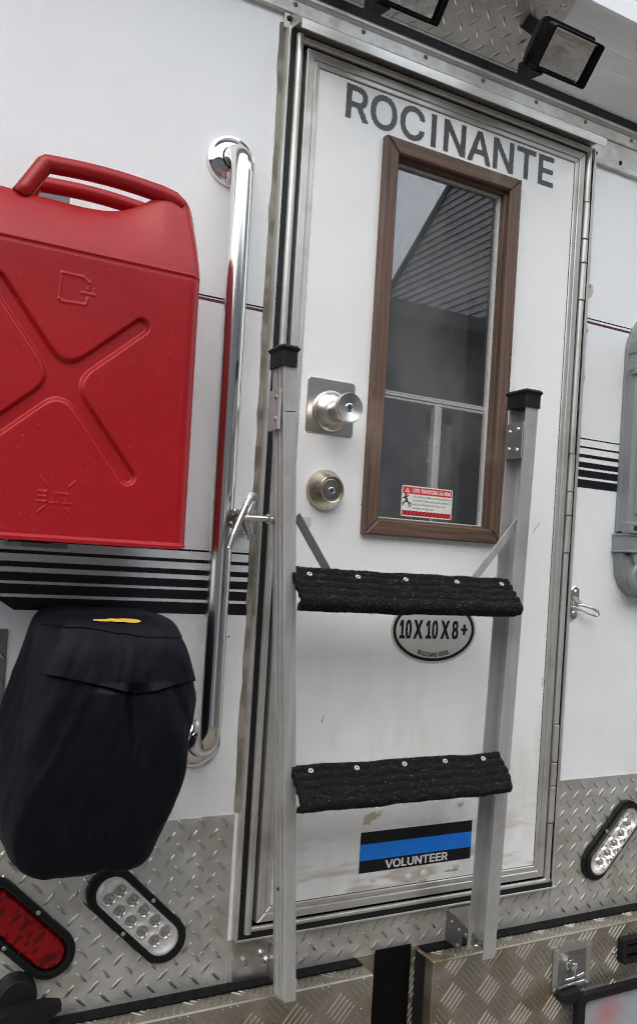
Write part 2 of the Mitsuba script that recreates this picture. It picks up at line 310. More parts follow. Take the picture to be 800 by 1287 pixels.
obj('camper__lamp_plate__tread', soffit(diamonds(sbox(CX0 + 0.06, 0.01, 1.045, sl - 0.012), 0.838, 0.03), 0.0025), 'm_tread'); lab('camper__lamp_plate__tread', None, kind='stuff')
for x, s in ((0.80, 0.040), (1.035, 0.125), (0.45, 0.04)):
    obj('camper__lamp_plate__bolt', soffit(trimesh.creation.icosphere(subdivisions=2, radius=0.005).apply_translation([x, s, 0.002])), 'm_steel', True)
# corner trim along the top
obj('camper__top_flange', box(CX0, CX1, -0.010, -0.0005, 2.487, 2.5095, 0.0015), 'm_flange')
obj('camper__top_flange__wing_plate', box(1.2365, CX1, -0.008, -0.0005, 2.433, 2.4865, 0.0015), 'm_flange')
obj('camper__top_flange__end_plate', box(0.5485, 0.5595, -0.008, -0.0005, 2.462, 2.4865, 0.001), 'm_flange')
obj('camper__top_moulding', tube([(x, -0.008, 2.5168) for x in (CX0, 0.6, CX1)], 0.0073, 18), 'm_trim_h', True)
obj('camper__top_seal', extrude_yz([(-0.0105, 2.5240), (-0.0125, 2.5380), (0.0, 2.5425), (0.0, 2.524)], CX0, CX1), 'm_gasket')
obj('camper__seal_lip', tube([(x, -0.0135, 2.5405) for x in (CX0, 0.6, CX1)], 0.0022, 8), 'm_trim_h', True)
for x in np.arange(0.57 - 5 * 0.1295, CX1, 0.1285): obj('camper__top_flange__rivet', screw_head(x, -0.010, 2.5025, 0.0042, 0.0025), 'm_grey_dark', 30)
for x, z in ((0.5560, 2.4776), (1.2425, 2.4515), (1.3114, 2.4503), (1.45, 2.4503), (1.6, 2.4503)): obj('camper__top_flange__rivet', screw_head(x, -0.008, z, 0.0046, 0.0028), 'm_rubber', 30)
# drip rail over the door
dr_sec = [(-0.0005, 2.486), (-0.012, 2.4865), (-0.0480, 2.4600), (-0.0505, 2.4575), (-0.0505, 2.4425), (-0.0478, 2.4425), (-0.0478, 2.4540), (-0.012, 2.4610), (-0.0005, 2.461)]
obj('camper__drip_rail', extrude_yz(dr_sec, 0.5600, 1.2270), 'm_trim_h')
# stripes
def stripe(x0, x1, za, zb, slant, m): obj('camper__stripe', slab(Polygon([(x0 + slant * (zb - za) * 1.54, za), (x1, za), (x1, zb), (x0, zb)]), 0.0005, -0.0006), m)
for za, zb in ((1.6046, 1.6074), (1.5868, 1.5919), (1.5676, 1.5758), (1.5478, 1.5603), (1.5292, 1.5436), (1.5062, 1.5244)): stripe(0.1875 - (zb - 1.5055) * 1.54, 0.549, za, zb, 1, 'm_vinyl_black')
for za, zb in ((1.8795, 1.8818), (1.8620, 1.8655), (1.8428, 1.8495), (1.8225, 1.8335), (1.8034, 1.8176), (1.7817, 1.7985)): stripe(1.2435, 1.95, za, zb, 0, 'm_vinyl_black')
stripe(-0.6, 0.549, 2.0055, 2.0078, 0, 'm_vinyl_black'); stripe(-0.6, 0.549, 1.9992, 2.0036, 0, 'm_maroon')
stripe(1.2435, 1.95, 2.1224, 2.1246, 0, 'm_vinyl_black'); stripe(1.2435, 1.95, 2.1136, 2.1182, 0, 'm_maroon')
# caulk down the left of the casing
zz = np.linspace(1.186, 2.472, 130); n1 = meshkit.fbm(np.stack([zz * 9, 0 * zz, 0 * zz], 1), 4, 5); n2 = meshkit.fbm(np.stack([zz * 30, 0 * zz + 4, 0 * zz], 1), 3, 6)
xl = 0.5465 - 0.0050 * (n1 - 0.3) - 0.003 * n2; P = np.zeros((130, 6, 3))
for k in range(6):
    q = k / 5; P[:, k, 0] = xl + (0.5532 - xl) * q; P[:, k, 1] = -0.0002 - 0.0030 * np.sin(np.pi * q * 0.55) * (0.6 + 0.8 * n2); P[:, k, 2] = zz
m = grid(P); obj('camper__caulk', m, 'm_caulk', True)
for x, z, w, h in ((1.2550, 2.180, 0.014, 0.028), (1.2510, 2.003, 0.009, 0.012)):
    t = np.linspace(0, 2 * np.pi, 18)[:-1]; r = 1 + 0.35 * (meshkit.noise(np.stack([np.cos(t) * 2 + z * 9, np.sin(t) * 2, 0 * t], 1)) - 0.5)
    obj('camper__sealant_patch', slab(Polygon(np.stack([x + 0.002 + w * 0.5 * r * np.cos(t), z + h * 0.5 * r * np.sin(t)], 1)).convex_hull, 0.0005, -0.0014, 0.0006), 'm_sealant')
for x, z in ((1.2530, 2.189), (1.2520, 2.099), (1.2490, 2.010)): obj('camper__screw', screw_head(x + 0.0, -0.001, z, 0.0045, 0.003), 'm_zinc', 30)
obj('camper__scuff', slab(ellipse(0.5172, 1.4714, 0.0022, 0.0012), 0.0002, -0.0006), 'm_grey_dark')
obj('camper__side_plate', box(-0.1, 0.180, -0.004, -0.0005, 1.20, 1.479, 0.001), 'm_grey_dark')
obj('camper__side_plate__tread', wall(diamonds(sbox(0.02, 1.21, 0.176, 1.475), 0.10, 1.3), 0, -0.004, 0), 'm_tread'); lab('camper__side_plate__tread', None, kind='stuff')

# skirt of diamond plate
def skirt(x0, x1, z0, z1, ox, oz):
    k = obj('camper__skirt_plate', box(x0, x1, -0.0025, -0.0005, z0, z1, 0.0006), 'm_plate')
    obj(k + '__tread', wall(diamonds(sbox(x0 + .006, z0 + .004, x1 - .005, z1 - .004), ox, oz), 0, -0.0025, 0), 'm_tread'); lab(k + '__tread', None, kind='stuff')
    return k
skirt(CX0 + 0.01, 0.5455, 0.9065, 1.1835, 0.4924, 1.0660); skirt(1.2435, CX1 - 0.01, 0.9065, 1.1885, 1.2796, 1.1735); skirt(0.5470, 1.2420, 0.9065, 0.9775, 0.7040, 0.9420)
for x, z in ((0.5325, 1.1665), (0.503, 0.9625), (1.251, 1.178)): obj('camper__skirt_plate__rivet', screw_head(x, -0.0025, z, 0.0035, 0.001), 'm_zinc', 30)

# ---------------------------------------------------------------- door casing, door
def ring(x0, x1, z0, z1, w, y0, y1): return wall(ext(sbox(x0, z0, x1, z1).difference(sbox(x0 + w, z0 + w, x1 - w, z1 - w)), y0 - y1), 0, y0, 0)
obj('camper__casing', ring(0.5525, 1.2415, 0.9785, 2.4600, 0.0036, 0.010, -0.0105), 'm_trim_v')
obj('camper__casing__left_flange', box(0.5525, 0.5560, -0.0205, -0.0107, 0.9785, 2.460, 0.0006), 'm_trim_v'); obj('camper__casing__bottom_flange', box(0.5563, 1.2415, -0.0200, -0.0107, 0.9785, 0.9822, 0.0006), 'm_trim_h')
obj('camper__casing__right_flange', box(1.2350, 1.2418, -0.0122, -0.0107, 0.9825, 2.432, 0.0004), 'm_trim_v')
obj('camper__casing__gasket', cat(box(0.5566, 0.5660, -0.0185, 0.008, 0.9830, 2.4560), box(0.5665, 1.2310, -0.0185, 0.008, 0.9825, 0.9915), box(1.2262, 1.2349, -0.0095, 0.008, 0.992, 2.4560), box(0.5665, 1.2225, -0.015, 0.008, 2.4525, 2.4562)), 'm_gasket')
def bead(p, q, r): return tube([p, (np.array(p) + np.array(q)) / 2, q], r, 20)
for p, q in (((0.5733, -0.0165, 0.9905), (0.5733, -0.0165, 2.4520)), ((0.5733, -0.0165, 0.9962), (1.2225, -0.0165, 0.9962)), ((0.5733, -0.0165, 2.4455), (1.2190, -0.0165, 2.4455))):
    obj('camper__casing__bead', bead(p, q, 0.0068 if p[2] < 1 and q[2] > 2 else 0.0045 if p[2] < 1 else 0.006), 'm_trim_v', True)

D = 'camper__door'
obj(D, wall(ext(sbox(0.600, 1.012, 1.198, 2.430).difference(sbox(0.7665, 1.6745, 1.0180, 2.3115)), 0.030), 0, 0.014, 0), 'm_door'); lab(D, 'white entry door with a tall wood framed window', None)
def mitre(x0, x1, z0, z1, w, y0, y1, name, b=0.0012, w2=None):
    w2 = w2 or w
    L = [Polygon([(x0, z0), (x0 + w, z0 + w2), (x0 + w, z1 - w2), (x0, z1)]), Polygon([(x1, z0), (x1, z1), (x1 - w, z1 - w2), (x1 - w, z0 + w2)]),
         Polygon([(x0, z1), (x0 + w, z1 - w2), (x1 - w, z1 - w2), (x1, z1)]), Polygon([(x0, z0), (x1, z0), (x1 - w, z0 + w2), (x0 + w, z0 + w2)])]
    return [(slab(g.buffer(-0.00025), y0, y1, b), 'v' if i < 2 else 'h') for i, g in enumerate(L)]
for m, a in mitre(0.5870, 1.2045, 1.0060, 2.4350, 0.0142, 0.004, -0.0205, 'trim'): obj(D + '__trim', m, 'm_trim_' + a)
for m, a in mitre(0.6022, 1.1893, 1.0212, 2.4198, 0.0088, 0.004, -0.0190, 'trim'): obj(D + '__inner_trim', m, 'm_trim_' + a)
obj(D + '__trim_shadow_line', ring(0.6108, 1.1807, 1.0298, 2.4112, 0.0010, -0.010, -0.0164), 'm_black')  # thin black ring draws a shadow line where the inner trim meets the panel
# lettering
ms = meshkit.text_mesh('ROCINANTE', 1.0, 0.001, True); b = ms.bounds; parts = sorted(ms.split(only_watertight=False), key=lambda q: q.bounds[0, 0])
for qi, q in enumerate(parts):
    if qi == 3:
        w_ = q.bounds; xm_ = (w_[0, 0] + w_[1, 0]) / 2; q = trimesh.creation.box(bounds=[[xm_ - 0.095, b[0, 1] + 0.012, 0], [xm_ + 0.095, b[1, 1] - 0.012, 0.001]])
    v = np.array(q.vertices); v[:, 0] = 0.6650 + (v[:, 0] - b[0, 0]) / (b[1, 0] - b[0, 0]) * 0.4622; v[:, 1] = 2.3462 + (v[:, 1] - b[0, 1]) / (b[1, 1] - b[0, 1]) * 0.0592; v[:, 2] *= 0.8
    obj(D + '__letter', wall(trimesh.Trimesh(v, q.faces, process=False), 0, -0.0158, 0), 'm_letter')
# window
for m, a in mitre(0.7410, 1.0405, 1.6520, 2.3350, 0.0268, 0.002, -0.0310, 'wf', 0.0025): obj(D + '__window_frame', m, 'm_wood_' + a)
for m, a in mitre(0.7672, 1.0150, 1.6770, 2.3098, 0.006, 0.006, -0.0200, 'wf', 0.001): obj(D + '__window_stop', m, 'm_wood_' + a)
obj(D + '__glazing_bead', cat(box(1.0060, 1.0088, -0.0085, 0.004, 1.6835, 2.3030), box(0.7735, 1.0058, -0.0085, 0.004, 1.6832, 1.6850), box(0.7735, 1.0058, -0.0085, 0.004, 2.3012, 2.3035)), 'm_sash')
pane = trimesh.Trimesh([(0.770, -0.004, 1.680), (1.012, -0.004, 1.680), (1.012, -0.004, 2.307), (0.770, -0.004, 2.307)], [[0, 1, 2], [0, 2, 3]], process=False)
obj(D + '__pane', pane, 'm_glass')
obj(D + '__sash_rail', cat(box(0.768, 1.016, 0.004, 0.016, 1.8965, 1.9010, .0008), box(0.768, 1.016, 0.002, 0.016, 1.9020, 1.9065, .0008), box(0.768, 1.016, 0.004, 0.016, 1.9075, 1.9105, .0008)), 'm_sash')
obj(D + '__sash_stile', cat(box(0.8960, 0.9062, 0.002, 0.016, 1.676, 1.896, .0008), box(0.9070, 0.9140, 0.006, 0.018, 1.676, 1.896, .0008)), 'm_sash')
obj(D + '__dark_backing', wall(ext(sbox(0.72, 1.62, 1.06, 2.35), 0.004), 0, 0.14, 0), 'm_dark_backing')  # dark sheet added behind the pane in place of the unlit interior
# knob
obj(D + '__cover_plate', slab(rect(0.6240, 0.7145, 1.8135, 1.9057, 0.006), -0.014, -0.0185, 0.001), 'm_nickel', 30)
obj(D + '__knob_rose', lathe([(0.0340, 0), (0.0348, 0.003), (0.0335, 0.006), (0.0300, 0.011), (0.0225, 0.0165), (0.0165, 0.019), (0.0, 0.019)], 0.6700, -0.0180, 1.8525, 48), 'm_nickel', 40)
obj(D + '__knob', lathe([(0.0, 0.010), (0.0150, 0.012), (0.0150, 0.028), (0.0185, 0.040), (0.0228, 0.053), (0.0242, 0.060), (0.0240, 0.064), (0.0228, 0.0665), (0.0205, 0.0660), (0.009, 0.0630), (0.0, 0.0625)], 0.6690, -0.0190, 1.8505, 48), 'm_nickel', 40)
def keyhole(x, y, z, r):
    obj(D + '__key_cylinder', lathe([(r * 1.15, -0.003), (r * 1.15, 0.0008), (r * 0.95, 0.0012), (r * 0.92, 0.0004), (0, 0.0004)], x, y, z, 28), 'm_chrome', 30)
    obj(D + '__keyway', slab(LineString([(x, z - r * 0.55), (x, z + r * 0.2)]).buffer(r * 0.17).union(Point(x, z + r * 0.2).buffer(r * 0.32)).convex_hull, y, y - 0.0009), 'm_black')
keyhole(0.6690, -0.0822, 1.8505, 0.0060)
obj(D + '__deadbolt', lathe([(0.0345, 0), (0.0345, 0.004), (0.0325, 0.009), (0.0270, 0.018), (0.0235, 0.0245), (0.0215, 0.0262), (0.0195, 0.0256), (0.0190, 0.0235), (0.0, 0.0228)], 0.6675, -0.0165, 1.7200, 48), 'm_brass', 40)
obj(D + '__deadbolt_face', lathe([(0.0182, -0.002), (0.0180, 0.0008), (0.0165, 0.0014), (0, 0.0018)], 0.6675, -0.0396, 1.7200, 40), 'm_brass', 40)
keyhole(0.6675, -0.0414, 1.7185, 0.0052)
for x, z in ((0.8156, 1.1678), (0.9951, 1.1698), (0.8122, 1.0509), (0.8867, 1.0430), (0.9213, 1.0459), (0.9927, 1.0519)):
    obj(D + '__rivet_cap', lathe([(0, 0.0042), (0.004, 0.0039), (0.0066, 0.0026), (0.0076, 0)], x - 0.003, -0.0158, z, 20), 'm_cap_white', 40)
obj(D + '__tape', slab(rect(0.6265, 0.6455, 1.6560, 1.6725, 0.002), -0.0158, -0.0166), 'm_tape')
for i_, (x, z, a_, l_) in enumerate(((1.1762, 1.3905, 86, 0.010), (1.1365, 1.691, 50, 0.012), (0.745, 1.70, -20, 0.007), (0.69, 1.335, 70, 0.006))):
    obj(D + '__scuff', wall(trimesh.creation.box(bounds=[[-l_, -0.0006, 0], [l_, 0.0006, 0.0003]]), x, -0.0159, z, a_), 'm_grey_dark')
for x, z, w_, h_, sd in ((0.7985, 1.1600, 0.013, 0.007, 3), (0.7905, 1.1520, 0.007, 0.006, 4), (0.9180, 1.0330, 0.010, 0.003, 5), (0.9800, 1.0440, 0.012, 0.003, 6)):
    t = np.linspace(0, 2 * np.pi, 26)[:-1]; r_ = 0.55 + 0.9 * meshkit.noise(np.stack([np.cos(t) * 2.2 + sd * 7, np.sin(t) * 2.2, 0 * t], 1))
    obj(D + '__stain', slab(Polygon(np.stack([x + w_ * r_ * np.cos(t), z + h_ * r_ * np.sin(t)], 1)), -0.0150, -0.0162), 'm_stain')
# hinge
HX, HY = 1.2170, -0.0165
def hz(i): return (2.3420, 2.2682, 2.2210, 2.1472, 1.8424, 1.7670, 1.7199, 1.6460, 1.3067, 1.2312, 1.1841, 1.1103)[i]
for k in range(3):
    h = obj('camper__hinge', box(HX - 0.0055, HX + 0.0055, -0.010, -0.004, hz(4 * k + 3), hz(4 * k)), 'm_trim_v')
    for j in range(3):
        z1, z0 = hz(4 * k + j) - 0.0012, hz(4 * k + j + 1) + 0.0012
        obj(h + '__knuckle', tube([(HX, HY, z0), (HX, HY, z0 + .0008), (HX, HY, z1 - .0008), (HX, HY, z1)], [0.0060, 0.0067, 0.0067, 0.0060], 22), 'm_trim_v', 40)
segs = [(0.9965, hz(11)), (hz(8), hz(7)), (hz(4), hz(3)), (hz(0), 2.440)]
for z0, z1 in segs: obj('camper__casing__hinge_cover', tube([(HX, HY + 0.001, z0 + .001), (HX, HY + 0.001, z1 - .001)], 0.0062, 22), 'm_trim_v', 40)

# ---------------------------------------------------------------- stickers
lab('oval_sticker', 'oval sticker with black ring reading "10 X 10 X 8 +" below the upper step', 'sticker')
ec, ez, ea, eb = 0.9098, 1.4885, 0.0940, 0.0608
obj('oval_sticker__backing', slab(ellipse(ec, ez, ea, eb), -0.0150, -0.0166), 'm_oval')
obj('oval_sticker__border', slab(ellipse(ec, ez, ea - .0045, eb - .0045).difference(ellipse(ec, ez, ea - .0105, eb - .0100)), -0.0166, -0.0171), 'm_vinyl_black')
obj('oval_sticker__lettering', cat(*[fat(text_in(t_, a_ + .0008, b_ - .0008, 1.4728, 1.5065, -0.0166), 0.0007) for t_, a_, b_ in (('10', 0.8335, 0.8595), ('X', 0.8640, 0.8835), ('10', 0.8905, 0.9170), ('X', 0.9235, 0.9430), ('8', 0.9485, 0.9630))], fat(text_in('+', 0.9700, 0.9830, 1.4810, 1.5000, -0.0166), 0.001)), 'm_vinyl_black')
m = meshkit.text_mesh('BUZZARD BOIL', 0.0072, 0.0006, True); v = np.array(m.vertices); w = v[:, 0].max(); a = (v[:, 0] - w / 2) / 0.105; r = 0.105 - v[:, 1]
m = trimesh.Trimesh(np.stack([ec + np.sin(a) * r, ez + 0.0570 - np.cos(a) * r + 0.0, v[:, 2]], 1), m.faces, process=False); obj('oval_sticker__small_lettering', wall(m, 0, -0.0166, 0), 'm_vinyl_black')
lab('volunteer_sticker', 'black rectangular sticker with a blue stripe reading VOLUNTEER near the door bottom', 'sticker')
obj('volunteer_sticker__backing', slab(sbox(0.7792, 1.0622, 1.0218, 1.1335), -0.0150, -0.0167), 'm_vinyl_black')
obj('volunteer_sticker__stripe', slab(sbox(0.7793, 1.0838, 1.0217, 1.1125), -0.0166, -0.0170), 'm_blue')
obj('volunteer_sticker__lettering', fat(text_in('VOLUNTEER', 0.8330, 0.9680, 1.0655, 1.0805, -0.0166), 0.0005, 2), 'm_white_ink')
lab('alarm_sticker', 'small red and white GPS tracking alarm sticker low on the window glass', 'sticker')
AS = 'alarm_sticker'; ay = -0.0046; ax0, ax1, az0, az1 = 0.8295, 0.9405, 1.6905, 1.7455
obj(AS + '__backing', slab(rect(ax0, ax1, az0, az1, 0.003), ay, ay - 0.0006), 'm_sticker_white')
obj(AS + '__header', slab(rect(ax0 + .002, ax1 - .002, az1 - 0.0145, az1 - .002, 0.001), ay - .0005, ay - 0.0009), 'm_sticker_red')
obj(AS + '__heading', text_in('GPS TRACKING ALARM', ax0 + .023, ax1 - .005, az1 - .0118, az1 - .0045, ay - .0008, True, 0.0004), 'm_white_ink')
tri = Polygon([(ax0 + .0065, az1 - .0118), (ax0 + .0165, az1 - .0118), (ax0 + .0115, az1 - .0040)])
obj(AS + '__warning_triangle', slab(tri.difference(tri.buffer(-0.0013)), ay - .0008, ay - .0012), 'm_white_ink')
txt = ['This Vehicle is protected by a GPS tracking Alarm', 'in the event of theft the alarm will be activated, so', 'the GPS sending unit requires your call to', 'tracking to find your location.']
obj(AS + '__lettering', cat(*[text_in(s, ax0 + .025, ax0 + .025 + .082 * f, az1 - .0215 - i * .0068, az1 - .0170 - i * .0068, ay - .0005, False, 0.0003) for i, (s, f) in enumerate(zip(txt, (1.0, 0.98, 0.86, 0.58)))]), 'm_black')
man = [LineString([(0.008, 0.026), (0.0115, 0.019)]).buffer(0.0022), LineString([(0.0115, 0.019), (0.017, 0.0145)]).buffer(0.0013), LineString([(0.0105, 0.0195), (0.004, 0.0145), (0.003, 0.011)]).buffer(0.0013), LineString([(0.009, 0.0255), (0.014, 0.029)]).buffer(0.0012), LineString([(0.008, 0.0255), (0.003, 0.024)]).buffer(0.0012), Point(0.0085, 0.0302).buffer(0.0022)]
from shapely.ops import unary_union
fig = unary_union(man + [Point(0.0185, 0.0125).buffer(0.0045).difference(Point(0.0185, 0.0125).buffer(0.0036)), Point(0.0185, 0.0125).buffer(0.0024).difference(Point(0.0185, 0.0125).buffer(0.0014))])
obj(AS + '__figure', wall(ext(affinity.translate(fig, ax0, az0 + 0.0085), 0.0004), 0, ay - .0005, 0), 'm_black')
obj(AS + '__hazard_band', slab(sbox(ax0 + .002, az0 + .002, ax1 - .002, az0 + .0105), ay - .0005, ay - .0008), 'm_sticker_darkred')
hb = unary_union([Polygon([(ax0 + .002 + i * .0078, az0 + .002), (ax0 + .0055 + i * .0078, az0 + .002), (ax0 + .0095 + i * .0078, az0 + .0105), (ax0 + .006 + i * .0078, az0 + .0105)]) for i in range(-1, 14)]).intersection(sbox(ax0 + .002, az0 + .002, ax1 - .002, az0 + .0105))
obj(AS + '__hazard_stripes', wall(ext(hb, 0.0003), 0, ay - .0008, 0), 'm_sticker_red')

# ---------------------------------------------------------------- grab bar
lab('grab_bar', 'polished chrome grab bar mounted upright on two round flanges left of the door', 'grab bar')
gx, gz1, gz0, gy, br = 0.4725, 2.2237, 1.3030, -0.0560, 0.040
path = [(gx, -0.004, gz1), (gx, gy + br, gz1)] + [(gx, gy + br - br * math.sin(t), gz1 - br + br * math.cos(t)) for t in np.linspace(0.08, np.pi / 2, 16)] + [(gx, gy, z) for z in np.linspace(gz1 - br - .03, gz0 + br + .03, 8)] \
     + [(gx, gy + br - br * math.cos(t), gz0 + br - br * math.sin(t)) for t in np.linspace(0, np.pi / 2 - .08, 16)] + [(gx, gy + br, gz0), (gx, -0.004, gz0)]
obj('grab_bar__tube', tube(path, 0.0172, 36), 'm_chrome_satin', True)
for z in (gz1, gz0): obj('grab_bar__flange', lathe([(0.0400, 0), (0.0402, 0.003), (0.0385, 0.0062), (0.0350, 0.0072), (0.0335, 0.0075), (0.0300, 0.0118), (0.0235, 0.0150), (0.0190, 0.0158), (0.0180, 0.0145), (0.0180, 0.004)], gx, 0.0, z, 64), 'm_chrome', 45)

# ---------------------------------------------------------------- jerry can
lab('jerry_can', 'red metal jerry can with an embossed X hanging on the white wall', 'jerry can')
JX0, JX1, JF, JB, ZBOT, ZSEAM = 0.028, 0.3745, -0.190, -0.028, 1.6055, 1.968
tx = [0.0, 0.05, 0.12, 0.2155, 0.245, 0.2667, 0.283, 0.2977, 0.312, 0.325, 0.338, 0.352, 0.3625, 0.3695, 0.3738, 0.3748]
tz = [2.043, 2.0425, 2.0415, 2.0400, 2.0420, 2.0470, 2.0545, 2.0640, 2.0755, 2.0850, 2.0890, 2.0850, 2.0740, 2.0600, 2.0400, 2.0250]
from scipy.interpolate import PchipInterpolator
ztop = PchipInterpolator(tx, tz)
xs = np.concatenate([JX0 + 0.02 * (1 - np.cos(np.linspace(0, np.pi / 2, 16)))[:-1], np.linspace(JX0 + 0.02, JX1 - 0.022, 360), JX1 - 0.022 + 0.022 * np.sin(np.linspace(0, np.pi / 2, 26))[1:]])
nf, nt_, nb = 430, 40, 30
vf = np.concatenate([np.linspace(0, 1, nf)])
def smin(a, b, k): h = np.clip(0.5 + 0.5 * (b - a) / k, 0, 1); return b * (1 - h) + a * h - k * h * (1 - h)
def seg(px, pz, a, b):
    a, b = np.array(a), np.array(b); d = b - a; t = np.clip(((px - a[0]) * d[0] + (pz - a[1]) * d[1]) / (d @ d), 0, 1)
    return np.hypot(px - a[0] - t * d[0], pz - a[1] - t * d[1])
def relief(x, z):
    g = smin(seg(x, z, (0.2945, 1.8890), (0.1130, 1.7270)), seg(x, z, (0.2875, 1.6945), (0.1180, 1.9130)), 0.030) - 0.0098
    y = 0.0062 * (1 - np.clip((g + 0.0035) / 0.0055, 0, 1) ** 2 * (3 - 2 * np.clip((g + 0.0035) / 0.0055, 0, 1)))
    for a, b in (((0.192, 1.9365), (0.217, 1.9362)), ((0.217, 1.9362), (0.2255, 1.931)), ((0.192, 1.9365), (0.190, 1.904)), ((0.190, 1.904), (0.194, 1.9015)), ((0.194, 1.9015), (0.222, 1.9025)), ((0.2255, 1.931), (0.2255, 1.922)), ((0.2225, 1.9025), (0.2245, 1.911)), ((0.217, 1.9165), (0.233, 1.9165))):
        y = y - 0.0007 * np.exp(-(seg(x, z, a, b) / 0.0014) ** 2)
    ex, e = 0.2010, 1.6600
    for (a, b, c, d) in ((-.021, .024, -.013, .014), (.014, .014, .022, .022), (-.022, -.020, -.014, -.012), (.012, -.013, .02, -.022), (-.022, .006, -.013, .006), (-.022, .0, -.013, .0), (-.024, -.006, -.012, -.006), (-.008, -.007, .001, -.007), (.0, .005, .012, .005), (.008, -.007, .018, -.007), (-.003, .006, -.003, -.006), (.013, .005, .013, -.005), (-.013, .006, -.013, -.006)):
        y = y - 0.0006 * np.exp(-(seg(x, z, (ex + a, e + b), (ex + c, e + d)) / 0.0013) ** 2)
    return y
def can_loop(x):
    zt = float(ztop(x)); d = min(x - JX0, JX1 - x); r = 0.021; ins = r - math.sqrt(max(r * r - max(r - d, 0) ** 2, 0))
    zf = ZBOT + ins * 0.25 + (zt - 0.003 - ZBOT - ins * .25) * vf
    y = np.full(nf, JF); t = np.clip((zf - ZSEAM) / max(zt - ZSEAM, 1e-4), 0, 1); y = y + 0.040 * t ** 1.35
    y += -0.0011 * np.exp(-((zf - ZSEAM) / 0.0014) ** 2) + 0.0004 * np.exp(-((zf - ZSEAM + .004) / 0.002) ** 2)
    y += relief(x, zf) - 0.003 * (zf < 1.6125) * np.clip((1.6125 - zf) / 0.002, 0, 1)
    y += 0.0010 * (meshkit.fbm(np.stack([np.full(nf, x * 14), zf * 14, 0 * zf], 1), 2, 9) - 0.5)
    y = y + ins * (1 if True else 0)
    s = np.linspace(0, 1, nt_); yt = y[-1] + (JB + 0.03 - y[-1]) * s; zt_ = zt - 0.003 + 0.003 * np.sin(np.pi * s)
    yb0 = JB - ins * 0.8; zb = np.linspace(zt - 0.003, ZBOT, nb + 1)[1:]; yb = yb0 + 0.03 * np.clip((zb - ZSEAM) / (zt - ZSEAM), 0, 1)
    return np.concatenate([np.stack([np.full(nf, x), y, zf], 1), np.stack([np.full(nt_, x), yt, zt_], 1)[1:], np.stack([np.full(nb, x), yb, zb], 1)])
CP = np.stack([can_loop(x) for x in xs]); CP = np.concatenate([CP, CP[:, :1]], 1)
m = grid(CP); 
e0, e1 = CP[0, :-1], CP[-1, :-1]
def fan(loop, flip):
    c = loop.mean(0); n = len(loop); k = np.arange(n); f = np.stack([np.full(n, n), k, (k + 1) % n], 1)
    if flip: f = f[:, ::-1]
    return trimesh.Trimesh(np.vstack([loop, c]), f, process=False)
obj('jerry_can__body', cat(m, fan(e0, True), fan(e1, False)), 'm_red', 40)
def handle(y, x0, x1, z, drop, r):
    p = [(x0 - drop[0], y, z - drop[1])] + [(x0 - drop[0] * (1 - t) ** 2 * 1.0, y, z - drop[1] * (1 - t) ** 2) for t in np.linspace(0.12, 0.95, 10)] + [(x, y, z + 0.004 * math.sin(math.pi * (x - x0) / (x1 - x0))) for x in np.linspace(x0 + .012, x1, 10)] + [(x1 + .016, y, z - 0.003), (x1 + .028, y, z - 0.012)]
    return tube(p, r, 24)
obj('jerry_can__handle', handle(-0.150, 0.171, 0.322, 2.0805, (0.028, 0.047), 0.0112), 'm_red', True)
obj('jerry_can__handle', handle(-0.084, 0.171, 0.318, 2.0800, (0.028, 0.047), 0.0105), 'm_red', True)
obj('jerry_can__spout_cap', hull([(x, y, z) for x in (0.055, 0.1155) for y in (-0.14, -0.08) for z in (2.03, 2.058)]), 'm_rubber')
lab('can_holder', 'grey metal holder behind the handle of the red jerry can', 'holder')
obj('can_holder', cat(box(0.168, 0.2265, -0.024, -0.0005, 1.597, 2.1000, .002), box(0.168, 0.2265, -0.15, -0.0235, 1.597, 1.6035, .001)), 'm_bracket_grey')

# ---------------------------------------------------------------- fabric cover
lab('equipment_cover', 'black fabric cover with a yellow tag hanging on the wall under the jerry can', 'cover')
kz = np.array([1.190, 1.198, 1.212, 1.235, 1.27, 1.31, 1.35, 1.40, 1.44, 1.475, 1.497, 1.510, 1.517])
kl = np.array([0.200, 0.186, 0.172, 0.163, 0.156, 0.160, 0.167, 0.178, 0.187, 0.196, 0.202, 0.210, 0.225])
kr = np.array([0.312, 0.330, 0.343, 0.352, 0.368, 0.380, 0.386, 0.388, 0.386, 0.379, 0.371, 0.363, 0.350])
kf = np.array([-0.205, -0.218, -0.226, -0.232, -0.237, -0.240, -0.241, -0.239, -0.234, -0.226, -0.214, -0.200, -0.185])
kb = np.array([-0.080, -0.050, -0.035, -0.026, -0.022, -0.02, -0.02, -0.02, -0.02, -0.02, -0.024, -0.032, -0.05])
fl_, fr_, ff_, fb_ = (PchipInterpolator(kz, k) for k in (kl, kr, kf, kb))
